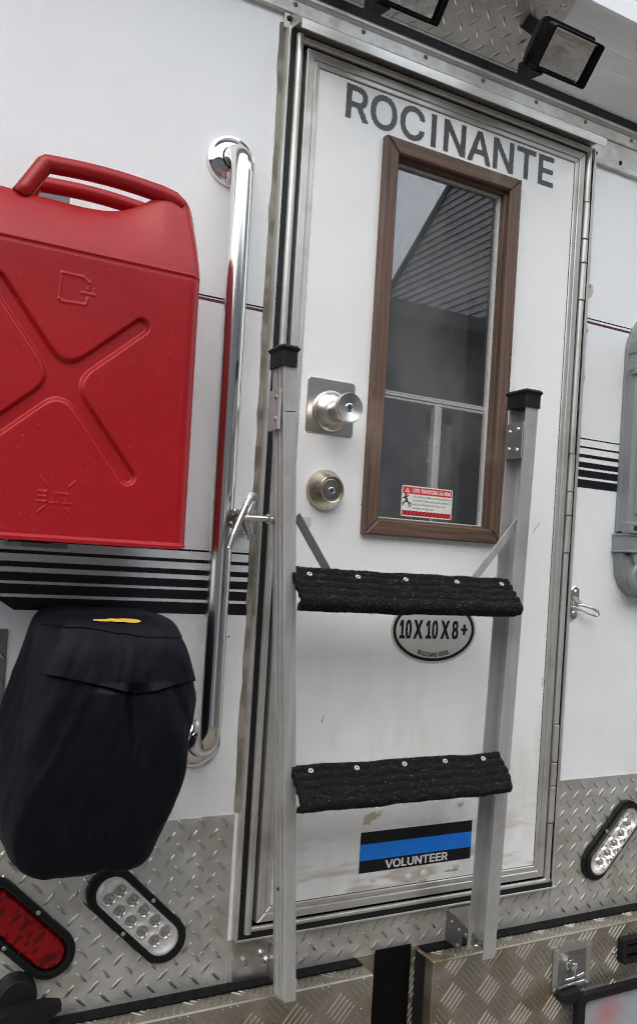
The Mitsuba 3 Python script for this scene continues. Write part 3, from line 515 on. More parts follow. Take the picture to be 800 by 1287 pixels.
def cover(phi, z, off=0.0):
    phi, z = np.broadcast_arrays(phi, z); zc = np.clip(z, 1.190, 1.517)
    l, r, f, b = fl_(zc), fr_(zc), ff_(zc), fb_(zc); n = 7.0
    c, s = np.cos(phi), np.sin(phi); k = (np.abs(c) ** n + np.abs(s) ** n) ** (-1 / n)
    w = 1 + 0.0
    q = np.stack([np.cos(phi) * 2.5 + 5, np.sin(phi) * 2.5, z * 9], -1); n1 = meshkit.fbm(q, 3, 11) - 0.5
    q2 = np.stack([phi * 3.4 + z * 14, z * 3, 0 * z], -1); n2 = 0.8 * (meshkit.fbm(q2, 3, 12) - 0.5) + 0.30 * (0.35 - np.abs(meshkit.fbm(np.stack([phi * 4.5 - z * 9, z * 5, 0 * z + 3], -1), 3, 31) - 0.5) * 3)
    front = np.clip(-s, 0, 1)
    d = 0.010 * n1 + 0.012 * n2 * np.clip((1.50 - z) / 0.1, 0.15, 1)
    xf = (l + r) / 2 + (r - l) / 2 * c * k
    tt = np.clip((z - 1.33) / 0.10, 0, 1) * np.clip((1.437 - z) / 0.012, 0, 1)
    d = d - 0.013 * front * tt * np.exp(-((xf - 0.300 - 0.15 * (1.43 - z)) / 0.012) ** 2) + 0.010 * front * tt * np.exp(-((xf - 0.275 - 0.05 * (1.43 - z)) / 0.018) ** 2) + 0.006 * front * tt * np.exp(-((xf - 0.332) / 0.016) ** 2)
    d = d + off
    x = (l + r) / 2 + ((r - l) / 2 + d) * c * k; y = (f + b) / 2 + ((b - f) / 2 + d) * s * k
    return np.stack([x, y, z + 0 * x], -1)
ph = np.linspace(0, 2 * np.pi, 241); zz = np.concatenate([1.19 + 0.01 * np.linspace(0, 1, 10)[:-1], np.linspace(1.20, 1.51, 190), np.linspace(1.51, 1.517, 8)[1:]])
G = cover(ph[None, :], zz[:, None]); G[:, -1] = G[:, 0]
lo, hi = G[0], G[-1]; cl, ch = lo[:-1].mean(0) + [0, 0, 0.012], hi[:-1].mean(0) + [0, 0, 0.004]
cl[2] = 1.196; G = np.concatenate([np.repeat(cl[None, None], G.shape[1], 1), G, np.repeat(ch[None, None], G.shape[1], 1)], 0)
m = grid(G); m.invert(); obj('equipment_cover__body', m, 'm_fabric', True)
# overlapping flap at the top and the lower front panel, each a second layer of cloth
pf = np.linspace(1.03 * np.pi, 2.10 * np.pi, 140)
zl = 1.4965 + 0.006 * np.sin((pf - np.pi) * 2.2) + 0.004 * (meshkit.fbm(np.stack([pf * 4, 0 * pf, 0 * pf], 1), 3, 4) - 0.5)
R = np.linspace(0, 1, 14); G = np.stack([cover(pf, zl + (1.5165 - zl) * r, 0.0014) for r in R]); G = np.concatenate([cover(pf, zl, 0.0)[None], G], 0)
m = grid(G); m.invert(); obj('equipment_cover__flap', m, 'm_fabric', True)
pf = np.linspace(1.24 * np.pi, 1.76 * np.pi, 140); xp = cover(pf, np.full_like(pf, 1.43))[:, 0]
zu = np.interp(xp, [0.19, 0.212, 0.27, 0.303, 0.345, 0.37], [1.447, 1.444, 1.431, 1.4215, 1.4315, 1.436])
R = np.linspace(0, 1, 40); G = np.stack([cover(pf, zu, -0.001)] + [cover(pf, zu + (1.492 - zu) * r, 0.0045 * (1 - r) ** 0.7 + 0.0004) for r in R])
m = grid(G); m.invert(); obj('equipment_cover__front_panel', m, 'm_fabric', True)
pf = np.linspace(1.37 * np.pi, 1.60 * np.pi, 40); tw = np.linspace(0.35, 1.25, 40) * (1 - np.exp(-((np.linspace(1, 0, 40)) / 0.06))) + 0.12; tb = 0.0009 * (meshkit.fbm(np.stack([pf * 9, 0 * pf, 0 * pf], 1), 3, 41) - 0.5)
G = np.stack([cover(pf, 1.5108 + tb + q_ * 0.0019 * tw, 0.0040 + 0.0012 * (1 - q_ * q_) + 0.0008 * np.sin(pf * 15)) for q_ in (-1, -0.3, 0.4, 1)])
m = grid(G); m.invert(); obj('equipment_cover__yellow_tag', m, 'm_yellow', True)

# ---------------------------------------------------------------- oval lights
def lens_dome(cx, cz, L, w, ang, y0, h, inset=0.004):
    pts = []
    for k, q in enumerate(np.linspace(0, 1, 7)):
        g = stadium(cx, cz, L - inset * q * 1.6, w - inset * q * 1.6, ang); yy = y0 - h * math.sin(q * np.pi / 2)
        pts += [(p[0], yy, p[1]) for p in g.exterior.coords[:-1]]
    return hull(pts)
def oval_light(name, label, group, cx, cz, ang, kind):
    n = name
    lab(n, label, 'light', group)
    g = stadium(cx, cz, 0.0965, 0.0370, ang); i = stadium(cx, cz, 0.0830, 0.0262, ang)
    hi_ = stadium(cx, cz, 0.094, 0.0345, ang)
    obj(n + '__gasket', cat(wall(ext(g.difference(i), 0.010), 0, -0.002, 0), wall(ext(hi_.buffer(-0.004).difference(i.buffer(0.0005)), 0.003), 0, -0.012, 0)), 'm_rubber')
    c, s = math.cos(math.radians(ang)), math.sin(math.radians(ang))
    if kind == 'red':
        obj(n + '__lens', lens_dome(cx, cz, 0.0826, 0.0258, ang, -0.004, 0.013), 'm_red_lens', 35)
    else:
        obj(n + '__reflector', slab(stadium(cx, cz, 0.0826, 0.0258, ang), -0.003, -0.007), 'm_led_bed')
        obj(n + '__bezel', wall(ext(stadium(cx, cz, 0.0826, 0.0258, ang).difference(stadium(cx, cz, 0.0790, 0.0222, ang)), 0.007 if kind == 'clear' else 0.012), 0, -0.006, 0), 'm_led_bed' if kind == 'clear' else 'm_chrome')
        for a in range(5):
            for b in (-1, 1):
                u = (a - 2) * 0.0262 + b * 0.0020 - (0.004 if b > 0 else -0.004) * 0; w = b * 0.0118
                if a in (0, 4) : w *= 0.82
                x, z = cx + u * c - w * s, cz + u * s + w * c
                k = obj(n + '__led', lathe([(0.0100, 0.0), (0.0102, 0.0045), (0.0094, 0.0045), (0.0062, 0.0012), (0.0040, 0.0008), (0.0, 0.0008)], x, -0.0068, z, 24), 'm_reflector', 25)
                obj(k + '__chip', lathe([(0.0042, 0.0), (0.0040, 0.003), (0.0024, 0.0052), (0.0, 0.0058)], x, -0.0074, z, 16), 'm_lens' if False else 'm_led', 30)
        m = lens_dome(cx, cz, 0.0822, 0.0254, ang, -0.0125, 0.007 if kind == 'clear' else 0.012); f = np.array(m.faces); keep = m.triangles_center[:, 1] < -0.0126
        obj(n + '__lens', trimesh.Trimesh(m.vertices, f[keep], process=False), 'm_lens', 35)
    for b in (-1, 1):
        x, z = cx - b * 0.0312 * s, cz + b * 0.0312 * c
        obj(n + '__screw', screw_head(x, -0.0148, z, 0.0036, 0.002), 'm_steel', 30)
oval_light('tail_light', 'red oval tail light in a black rubber surround at the lower left', None, 0.2205, 1.0490, -45, 'red')
oval_light('reverse_light', 'clear oval LED light under the black fabric cover', None, 0.3910, 1.0430, -45, 'clear')
oval_light('reverse_light_001', 'clear oval LED light with chrome rim right of the door', None, 1.4000, 1.0550, 45, 'chrome')

lab('rubber_latch', 'black rubber latch with round knob and lever under the red tail light', 'latch')
obj('rubber_latch__knob', lathe([(0.027, 0), (0.0285, 0.006), (0.0275, 0.026), (0.024, 0.0305), (0.0, 0.032)], 0.2180, -0.002, 0.9585, 32), 'm_rubber', 35)
obj('rubber_latch__lever', hull([(0.14, y, z) for y in (-0.034, -0.062) for z in (0.922, 0.948)] + [(0.255, y, z) for y in (-0.034, -0.058) for z in (0.932, 0.956)] + [(0.275, -0.040, z) for z in (0.940, 0.954)] + [(0.275, -0.052, z) for z in (0.942, 0.952)]), 'm_rubber')

# ---------------------------------------------------------------- ladder
lab('folding_ladder', 'aluminium two step ladder with black carpeted steps folded up in front of the door', 'ladder')
LB, LT = np.array([0.5945, -0.1200]), np.array([0.5160, -0.1500]); RB, RT = np.array([0.9790, -0.1200]), np.array([0.9775, -0.1500]); LZ0, LZ1 = 0.924, 1.895
def lref(z): return LB + (LT - LB) * (z - LZ0) / (LZ1 - LZ0)
def rref(z): return RB + (RT - RB) * (z - LZ0) / (LZ1 - LZ0)
secL = Polygon([(0.002, 0.0), (0.0195, 0), (0.0205, 0.001), (0.0205, 0.0025), (0.0025, 0.0025), (0.0025, 0.0365), (0.0205, 0.0365), (0.0205, 0.039), (0, 0.039), (0, 0.029), (-0.0014, 0.028), (-0.0014, 0.026), (0, 0.025), (0, 0.015), (-0.0014, 0.014), (-0.0014, 0.012), (0, 0.011), (0, 0.002)])
secR = Polygon([(0.0, 0.0), (0.026, 0), (0.0275, 0.0015), (0.0275, 0.045), (0.0, 0.045), (0.0, 0.0425), (0.025, 0.0425), (0.025, 0.024), (0.0235, 0.0235), (0.0235, 0.0215), (0.025, 0.021), (0.025, 0.0025), (0.0, 0.0025)])
def rail(sec, b, t, z0, z1):
    m = ext(sec, 1.0); v = np.array(m.vertices); q = v[:, 2:3]; xy = v[:, :2] + b * (1 - q) + t * q
    return trimesh.Trimesh(np.hstack([xy, z0 + q * (z1 - z0)]), np.array(m.faces), process=False)
obj('folding_ladder__rail', rail(secL, LB, LT, LZ0, LZ1), 'm_rail'); obj('folding_ladder__rail', rail(secR, RB, RT, LZ0, LZ1 + .005), 'm_rail')
def end_cap(x, y, z, w, dp=0.049):
    lo = rect(x - 0.004, x + w + 0.002, y - 0.003, y + dp, 0.004)
    pts = [(p[0], p[1], z - 0.012) for p in lo.exterior.coords] + [(p[0], p[1], z + 0.010) for p in lo.exterior.coords]
    hi = lo.buffer(0.004)
    return cat(hull(pts), hull([(p[0], p[1], z + 0.0095) for p in lo.exterior.coords] + [(p[0], p[1], z + 0.0145) for p in hi.exterior.coords] + [(p[0], p[1], z + 0.0185) for p in lo.exterior.coords]))
obj('folding_ladder__end_cap', end_cap(LT[0], LT[1], LZ1 - .001, 0.0205, 0.042), 'm_rubber', 30); obj('folding_ladder__end_cap', end_cap(RT[0], RT[1], LZ1 + .003, 0.0275), 'm_rubber', 30)
# splice plates on the rails
q = lref(1.8165); obj('folding_ladder__rail_joint', hull([(q[0] + a, q[1] - 0.0004 + b_, 1.8165 + c) for a in (0.002, 0.0198) for b_ in (0, 0.001) for c in (-0.0006 + a * 0.08, 0.0006 + a * 0.08)]), 'm_black')
q = rref(1.83); k = obj('folding_ladder__splice_plate', box(q[0] - 0.0035, q[0] - 0.0005, q[1] + 0.001, q[1] + 0.044, 1.7985, 1.8605, .0006), 'm_steel')
for y, z in ((0.013, 1.848), (0.034, 1.845), (0.013, 1.812), (0.034, 1.815)):
    s = trimesh.creation.icosphere(subdivisions=2, radius=0.0042); s.apply_scale([0.6, 1, 1]); s.apply_translation([q[0] - 0.004, q[1] + y, z]); obj(k + '__rivet', s, 'm_steel', True)
q = lref(1.82); k = obj('folding_ladder__splice_plate', box(q[0] - 0.0065, q[0] - 0.002, q[1] + 0.004, q[1] + 0.037, 1.790, 1.850, .0006), 'm_rail')
for y, z in ((0.014, 1.838), (0.014, 1.806)):
    s = trimesh.creation.icosphere(subdivisions=2, radius=0.004); s.apply_scale([0.6, 1, 1]); s.apply_translation([q[0] - 0.0065, q[1] + y, z]); obj(k + '__rivet', s, 'm_steel', True)
for z in (1.70, 1.46, 1.15): 
    q = rref(z); obj('folding_ladder__rail_bolt', trimesh.creation.icosphere(subdivisions=2, radius=0.004).apply_translation([q[0] + 0.027, q[1] + 0.012, z]), 'm_black', True)
q = lref(1.095); obj('folding_ladder__rail_bolt', trimesh.creation.icosphere(subdivisions=2, radius=0.0028).apply_translation([q[0], q[1] + 0.02, 1.095]), 'm_black', True)
def strap(p, q, w, t, up=(0, 1, 0)):
    p, q = np.array(p), np.array(q); d = (q - p) / np.linalg.norm(q - p); a = np.cross(d, up); a /= np.linalg.norm(a); b = np.cross(d, a)
    return hull([e + sa * a * w / 2 + sb * b * t / 2 for e in (p - d * w / 2, q + d * w / 2) for sa in (-1, 1) for sb in (-1, 1)])
obj('folding_ladder__brace', strap((0.5665, -0.128, 1.6620), (0.634, -0.118, 1.5760), 0.0125, 0.003), 'm_grey_dark')
obj('folding_ladder__brace', strap((0.9905, -0.132, 1.6920), (0.9020, -0.126, 1.5830), 0.0125, 0.003), 'm_rail')
q = lref(1.66); s = trimesh.creation.icosphere(subdivisions=3, radius=0.0065); s.apply_scale([0.8, 1, 1.5]); s.apply_translation([q[0] + 0.0215, -0.128, 1.6625]); obj('folding_ladder__bolt_head', s, 'm_cap_white', True)
def step(x0, x1, yr, zr, yf, zf, screws, seed):
    k = obj('folding_ladder__step', hull([(x, y, z) for x in (x0 + .012, x1 - .012) for y, z in ((yr + .006, zr - .006), (yr + .016, zr - .018), (yf + .010, zf + .004), (yf + .022, zf - .004), (yr + 0.001, zr - 0.002), (yf + .006, zf + .008))]), 'm_rail')
    nu, nv = 420, 110; u = np.linspace(0, 1, nu)[:, None]; w = np.linspace(0, 1, nv)[None, :]
    a = np.array([yr, zr]); b = np.array([yf, zf]); d = (b - a) / np.linalg.norm(b - a); nrm = np.array([d[1], -d[0]]); 
    if nrm[0] > 0: nrm = -nrm
    L = np.linalg.norm(b - a)
    # profile: back edge, ribbed face, rounded nose, underside return
    s = w * (L + 0.026)
    t = np.clip(s, 0, L); yy = yr + d[0] * t; zz_ = zr + d[1] * t; over = np.clip(s - L, 0, 1)
    th = over / 0.006; ang = np.clip(th, 0, 2.6)
    rr = 0.006
    yy = yy + rr * (d[0] * np.sin(ang) + nrm[0] * (np.cos(ang) - 1)); zz_ = zz_ + rr * (d[1] * np.sin(ang) + nrm[1] * (np.cos(ang) - 1))
    ny, nz = nrm[0] * np.cos(ang) + d[0] * np.sin(ang), nrm[1] * np.cos(ang) + d[1] * np.sin(ang)
    rib = 0.0036 * np.abs(np.sin(np.pi * s / 0.0150 + 0.25 * np.sin(u * 40 + seed)))
    q = np.stack(np.broadcast_arrays(u * 60, s * 250, 0 * u * w + seed), -1)
    h = rib + 0.0022 * (meshkit.fbm(q * 2.2, 2, seed) - 0.5) + 0.003 * (meshkit.fbm(q * 0.08, 3, seed + 3) - 0.5) + 0.0055
    edge = np.minimum(np.minimum(w, 1.0) * 30, 1) 
    h = h * edge
    jit = 0.0035 * (meshkit.fbm(np.stack([w * 14 + 0 * u, 0 * w + u.round() * 5, 0 * w * u], -1), 3, seed + 5) - 0.5)
    lean = -0.006 * w
    wav = 0.004 * (meshkit.fbm(np.stack([u * 7 + 0 * w, 0 * w + 0 * u, 0 * w * u], -1), 3, seed + 8) - 0.5)
    G = np.stack([x0 + (x1 - x0) * u + jit * u + lean * u - (0.0045 + 0.002 * w) * (1 - u) ** 6, yy + ny * h, zz_ + nz * h + wav], -1)
    m = grid(G); m.invert(); mk = obj(k + '__mat', m, 'm_carpet', True)
    # thickness at both ends
    for e in (0, -1):
        c = G[e]; inner = np.stack([c[:, 0], c[:, 1] - ny[0] * 0.009, c[:, 2] - nz[0] * 0.009], 1); obj(k + '__mat_edge', grid(np.stack([c, inner])), 'm_carpet')
    obj(k + '__mat_edge', grid(np.stack([G[:, 0], G[:, 0] + np.array([0, 0.004, -0.010])])), 'm_carpet')
    # loose fibres
    r = np.random.default_rng(seed); N = 9000; iu, iv = r.integers(0, nu, N), r.integers(0, nv, N); base = G[iu, iv]
    nn = np.stack([0 * base[:, 0], np.broadcast_to(ny, (nu, nv))[iu, iv], np.broadcast_to(nz, (nu, nv))[iu, iv]], 1); dirn = nn + r.normal(0, 0.9, (N, 3)); dirn /= np.linalg.norm(dirn, axis=1, keepdims=True)
    ln = r.uniform(0.0012, 0.0034, N)[:, None]; sd = np.cross(dirn, r.normal(0, 1, (N, 3))); sd /= np.linalg.norm(sd, axis=1, keepdims=True)
    V = np.stack([base - nn * .0004 + sd * 0.00028, base - nn * .0004 - sd * 0.00028, base + dirn * ln], 1).reshape(-1, 3)
    obj(k + '__fibers', trimesh.Trimesh(V, np.arange(3 * N).reshape(-1, 3), process=False), 'm_fiber'); lab(k + '__fibers', None, kind='stuff')
    yaw = math.degrees(math.atan2(nrm[1], -nrm[0]))
    for x, f in screws:
        c = a + d * L * f + nrm * 0.0098
        wv = float(np.interp(x, G[:, 0, 0], G[:, 0, 2]) - zr) * 0.8
        prof = [(0.0038, -0.002), (0.0040, 0.0006), (0.0028, 0.0010), (0.0018, 0.0002), (0, 0.0002)]
        mm = trimesh.creation.revolve(np.array(prof), sections=18)
        if mm.volume < 0: mm.invert()
        v = np.array(mm.vertices); ex = np.array([1.0, 0, 0]); e2 = np.array([0, -d[0], -d[1]]); e3 = np.array([0, nrm[0], nrm[1]])
        W_ = np.array([x, c[0], c[1] + wv * 0.5]); obj(k + '__screw_recess', hull([W_ + nrm_ * e3_ + rr_ * (ex * math.cos(t) + e2 * math.sin(t)) for nrm_ in (0.0002, 0.0009) for rr_ in (0.0016,) for t in np.linspace(0, 6.0, 12) for e3_ in (np.array([0, nrm[0], nrm[1]]),)]), 'm_black')
        obj(k + '__screw', trimesh.Trimesh(np.array([x, c[0], c[1] + wv * 0.5]) + v[:, :1] * ex + v[:, 1:2] * e2 + v[:, 2:3] * e3, mm.faces, process=False), 'm_cap_white', 30)
    return k
step(0.5600, 0.9720, -0.124, 1.5860, -0.1720, 1.5455, [(x, 0.32) for x in (0.5813, 0.6657, 0.7541, 0.8550, 0.9491)], 21)
step(0.5830, 0.9800, -0.120, 1.2855, -0.1640, 1.2455, [(x, 0.25) for x in (0.6075, 0.6886, 0.7780, 0.8585, 0.9387)], 22)
# pivot brackets at the bottom
lab('pivot_bracket', 'steel pivot bracket bolted below the door right corner holding the right ladder rail', 'bracket')
def plate_yz(pts, x0, x1): return extrude_yz(pts, x0, x1)
obj('pivot_bracket__base', box(0.9885, 1.045, -0.007, -0.003, 0.908, 0.968, .0008), 'm_zinc')
obj('pivot_bracket__side_plate', plate_yz([(-0.003, 0.9625), (-0.030, 0.9625), (-0.104, 0.948), (-0.108, 0.938), (-0.100, 0.930), (-0.048, 0.938), (-0.048, 0.908), (-0.003, 0.908)], 0.9850, 0.9884), 'm_bracket')
obj('pivot_bracket__bolt', cat(*[trimesh.creation.cylinder(radius=r, height=h, sections=s).apply_transform(trimesh.transformations.rotation_matrix(np.pi / 2, [0, 1, 0])).apply_translation([x, -0.098, 0.939]) for r, h, s, x in ((0.0085, 0.002, 24, 0.9835), (0.0065, 0.005, 6, 0.9810), (0.003, 0.008, 12, 0.9785))]), 'm_chrome', 30)
for y, z in ((-0.020, 0.950), (-0.042, 0.944), (-0.062, 0.943), (-0.040, 0.915)):
    s = trimesh.creation.icosphere(subdivisions=2, radius=0.0035); s.apply_scale([0.5, 1, 1]); s.apply_translation([0.985, y, z]); obj('pivot_bracket__rivet', s, 'm_chrome', True)
lab('pivot_bracket_001', 'flat steel bracket bolted below the door left corner behind the left ladder rail', 'bracket')
obj('pivot_bracket_001__base', box(0.5560, 0.6190, -0.007, -0.003, 0.9080, 0.9745, .0008), 'm_zinc')
obj('pivot_bracket_001__side_plate', plate_yz([(-0.003, 0.9625), (-0.030, 0.9625), (-0.104, 0.948), (-0.108, 0.938), (-0.100, 0.930), (-0.048, 0.925), (-0.048, 0.908), (-0.003, 0.908)], 0.6195, 0.6228), 'm_zinc')
obj('pivot_bracket_001__bolt', lathe([(0.0085, 0), (0.0085, 0.0015), (0.006, 0.0016), (0.0058, 0.004), (0.003, 0.005), (0, 0.005)], 0.5752, -0.007, 0.9405, 20), 'm_zinc', 30)
for x, z in ((0.6040, 0.951), (0.6135, 0.938)): obj('pivot_bracket_001__bolt', screw_head(x, -0.007, z, 0.006, 0.006), 'm_chrome', 30)

# ---------------------------------------------------------------- screw clamp that holds the ladder
lab('screw_clamp', 'small steel screw clamp with a knurled lever between the grab bar and the ladder', 'clamp')
obj('screw_clamp__base', box(0.5050, 0.5520, -0.006, -0.0008, 1.6385, 1.6770, .0015), 'm_zinc')
for x, z in ((0.5125, 1.6715), (0.5100, 1.6455), (0.5295, 1.6450), (0.5270, 1.6710)):
    s = trimesh.creation.icosphere(subdivisions=2, radius=0.0074); s.apply_scale([1, 0.8, 1]); s.apply_translation([x, -0.008, z]); obj('screw_clamp__bolt', s, 'm_chrome', True)
obj('screw_clamp__body', hull([(x, y, z) for x, y in ((0.513, -0.006), (0.526, -0.006), (0.485, -0.088), (0.496, -0.098)) for z in (1.654, 1.664)]), 'm_bracket')
cs = -0.0175
fk = [(0.528, -0.092, 1.690), (0.519, -0.095, 1.680), (0.513, -0.098, 1.670), (0.5105, -0.099, 1.659), (0.513, -0.098, 1.648), (0.519, -0.095, 1.638), (0.526, -0.092, 1.631)]
obj('screw_clamp__fork', tube([(x + cs, y, z) for x, y, z in fk], [0.0034, 0.0058, 0.0076, 0.0084, 0.0076, 0.0058, 0.0034], 12), 'm_steel', True)
for jz in ((1.684, 1.694), (1.626, 1.636)): obj('screw_clamp__jaw', hull([(x + cs, y, z) for x in (0.520, 0.530) for y in (-0.086, -0.098) for z in jz]), 'm_steel')
for wz in (1.672, 1.644): obj('screw_clamp__wing', hull([(0.518 + dx_, -0.012, wz + dz_) for dx_ in (-.007, .007) for dz_ in (-.004, .004)] + [(0.499 + dx_, -0.088, 1.659 + (wz - 1.659) * 0.7 + dz_) for dx_ in (-.006, .006) for dz_ in (-.003, .003)]), 'm_zinc')
obj('screw_clamp__rod', tube([(0.480, -0.104, 1.6590), (0.505, -0.108, 1.6595), (0.540, -0.112, 1.6600)], 0.0044, 12), 'm_chrome', 40)
lv = np.array([(0.5265, -0.092, 1.6870), (0.5245, -0.094, 1.6925), (0.518, -0.100, 1.6940), (0.512, -0.106, 1.688), (0.506, -0.108, 1.676), (0.497, -0.109, 1.655), (0.488, -0.110, 1.632), (0.4825, -0.110, 1.612)]) + np.array([cs, 0, 0])
lvp = np.array([np.interp(np.linspace(0, 7, 70), np.arange(8), lv[:, i]) for i in range(3)]).T
obj('screw_clamp__lever', tube(lvp, 0.0052 + 0.0003 * (np.arange(70) % 2), 10), 'm_steel', 20)
for i in (0.0, 0.0085):
    obj('screw_clamp__nut', trimesh.creation.cylinder(radius=0.0072, height=0.004, sections=6).apply_transform(trimesh.transformations.rotation_matrix(np.pi / 2, [0, 1, 0])).apply_translation([0.5235 + i, -0.1105, 1.6598]), 'm_steel')

# ---------------------------------------------------------------- work lights
def work_light(key, label, dx):
    lab(key, label, 'light')
    c, s = 0.043 / 0.0645, 0.048 / 0.0645
    top = np.array([-0.200, 2.503]); vd = np.array([c, -s]); nn = np.array([-s, -c])    # down along the lens; outward
    def L(mesh):   # local (x, down, out)
        v = np.array(mesh.vertices); return trimesh.Trimesh(np.stack([dx + v[:, 0], top[0] + vd[0] * v[:, 1] + nn[0] * v[:, 2], top[1] + vd[1] * v[:, 1] + nn[1] * v[:, 2]], 1), np.array(mesh.faces)[:, ::-1], process=False)
    W0, W1, Hh = 0.940, 1.043, 0.0645
    def rr(x0, x1, a, b, r, o): return [(p[0], p[1], o) for p in rect(x0, x1, a, b, r).exterior.coords[:-1]]
    body = hull(rr(W0 - .006, W1 + .006, -.006, Hh + .006, .006, -0.019) + rr(W0 - .004, W1 + .004, -.003, Hh + .003, .006, -0.030) + rr(W0 + .008, W1 - .008, .006, Hh - .008, .008, -0.052))
    body.invert(); obj(key + '__housing', L(body), 'm_rubber', 30)
    fr = wall(ext(rect(W0 - .0025, W1 + .0045, -.002, Hh + .003, .005).difference(rect(W0 + .0005, W1 - .0005, .0005, Hh - .0005, .004)), 0.022), 0, 0, 0)
    v = np.array(fr.vertices); fr = trimesh.Trimesh(np.stack([v[:, 0], v[:, 2], -v[:, 1] - 0.006], 1), np.array(fr.faces)[:, ::-1], process=False); obj(key + '__bezel', L(fr), 'm_gloss_black')
    nu = 20; U, V = np.meshgrid(np.linspace(0, 1, nu), np.linspace(0, 1, nu), indexing='ij')
    R = np.stack([W0 + .003 + (W1 - W0 - .006) * U, .003 + (Hh - .006) * V, -0.0012 - 0.0165 * ((1 - (2 * U - 1) ** 2) * (1 - (2 * V - 1) ** 2)) ** 0.6], -1); obj(key + '__reflector', L(grid(R)), 'm_lamp_reflector', True)
    bl = trimesh.creation.icosphere(subdivisions=2, radius=0.0075); bl.apply_scale([1.5, 1, 1]); bl.apply_translation([(W0 + W1) / 2, Hh * 0.52, -0.0085]); bl.invert(); obj(key + '__bulb', L(bl), 'm_cap_white', True)
    gl = hull(rr(W0 + .001, W1 - .001, .001, Hh - .001, .004, 0.0005) + rr(W0 + .003, W1 - .003, .003, Hh - .003, .004, 0.0055) + rr(W0 + .012, W1 - .012, .012, Hh - .012, .004, 0.0075)); f = np.array(gl.faces); gl = trimesh.Trimesh(gl.vertices, f[gl.triangles_center[:, 2] > 0.0006], process=False)
    obj(key + '__lens', L(gl), 'm_lens', 40)
    rbs = [box(W0 + .006 + i * .0042, W0 + .0068 + i * .0042, .048, .058, -0.0015, 0.0002) for i in range(21)] + [box(W0 + .006 + i * .0042, W0 + .0068 + i * .0042, .006, .013, -0.0015, 0.0002) for i in range(21)]
    k = obj(key + '__lens_flute', L(cat(*rbs)), 'm_cap_white'); lab(k, None, kind='stuff')
    obj(key + '__lens_rim', L(hull(rr(W0 + .002, W1 - .002, 0.0005, .005, .001, 0.0045) + rr(W0 + .002, W1 - .002, .0015, .004, .001, 0.0068))), 'm_chrome')
    xm = dx + (W0 + W1) / 2
    obj(key + '__mount', hull([(xm - .01, -0.150, 2.535), (xm + .01, -0.150, 2.535), (xm - .01, -0.128, 2.52), (xm + .01, -0.128, 2.52), (xm - .01, -0.09, 2.592), (xm + .01, -0.09, 2.592), (xm - .01, -0.070, 2.580), (xm + .01, -0.070, 2.580)]), 'm_rubber')
    obj(key + '__foot', hull([(dx + W0 + a, y, z) for a in (0.002, 0.030) for y, z in ((-0.150, 2.452), (-0.115, 2.46), (-0.118, 2.478), (-0.14, 2.475))]), 'm_rubber')
work_light('work_light', 'rectangular work light with black housing and clear lens under the overhang at the top right', 0.0)
work_light('work_light_001', 'rectangular work light cut off by the top edge above the door', -0.309)

# ---------------------------------------------------------------- right of the door
lab('door_hook', 'small chrome loop hook screwed to the wall right of the hinges', 'hook')
hk = [(1.2615, 1.5790), (1.2695, 1.5740), (1.2700, 1.5600), (1.2640, 1.5480), (1.2690, 1.5330), (1.2660, 1.5190), (1.2570, 1.5150), (1.2500, 1.5230), (1.2510, 1.5480), (1.2540, 1.5730)]
obj('door_hook__base', slab(Polygon(hk).buffer(0.003).convex_hull, -0.0008, -0.004, .001), 'm_chrome', 30)
lp = np.array([(1.2540, -0.005, 1.5465), (1.268, -0.018, 1.5440), (1.285, -0.028, 1.5390), (1.299, -0.030, 1.5330), (1.3045, -0.028, 1.5270), (1.300, -0.026, 1.5235), (1.287, -0.022, 1.5265), (1.270, -0.014, 1.5340), (1.2545, -0.005, 1.5400)])
lp = np.array([np.interp(np.linspace(0, 8, 50), np.arange(9), lp[:, i]) for i in range(3)]).T
obj('door_hook__loop', tube(lp, 0.0027, 10), 'm_chrome', True)
obj('door_hook__spring_plate', hull([(1.2520, -0.004, 1.562), (1.2655, -0.004, 1.562), (1.254, -0.016, 1.549), (1.270, -0.018, 1.546), (1.253, -0.012, 1.545), (1.268, -0.014, 1.542)]), 'm_steel')
for x, z in ((1.2610, 1.5695), (1.2590, 1.5265)): obj('door_hook__screw', screw_head(x, -0.004, z, 0.0052, 0.004), 'm_chrome', 30)

lab('grey_housing', 'grey plastic equipment housing with a clamp band at the right edge of the photo', 'housing')
UX0, UX1 = 1.366, 1.560
prof = [(0.0, 2.080), (0.004, 2.098), (0.012, 2.118), (0.026, 2.138), (0.045, 2.156), (0.075, 2.176), (0.14, 2.180), (0.178, 2.16)]
up = Polygon([(UX0, 1.700), (UX1, 1.700)] + [(UX0 + a, z) for a, z in reversed(prof)] + [(UX0 + .001, 2.07)])
obj('grey_housing__body', slab(up, -0.010, -0.036, 0.006), 'm_grey_housing', 35)
obj('grey_housing__back', slab(up.buffer(0.002), -0.0008, -0.010, 0.001), 'm_grey_housing')
obj('grey_housing__cover_panel', slab(sbox(UX0 + .014, 1.735, UX1 - .01, 2.055), -0.0355, -0.0395, 0.002), 'm_grey_housing')
obj('grey_housing__seam', box(UX0 - .0015, UX1, -0.0370, -0.004, 2.0655, 2.0690), 'm_grey_dark')
obj('grey_housing__band', cat(box(UX0 - .010, UX1, -0.046, -0.002, 1.6560, 1.6600, .001), box(UX0 - .007, UX1, -0.043, -0.002, 1.6600, 1.6900), box(UX0 - .010, UX1, -0.046, -0.002, 1.6900, 1.6940, .001)), 'm_grey_housing')
obj('grey_housing__latch', box(UX0 - .008, UX0 + .016, -0.050, -0.024, 1.6945, 1.7180, .002), 'm_grey_housing')
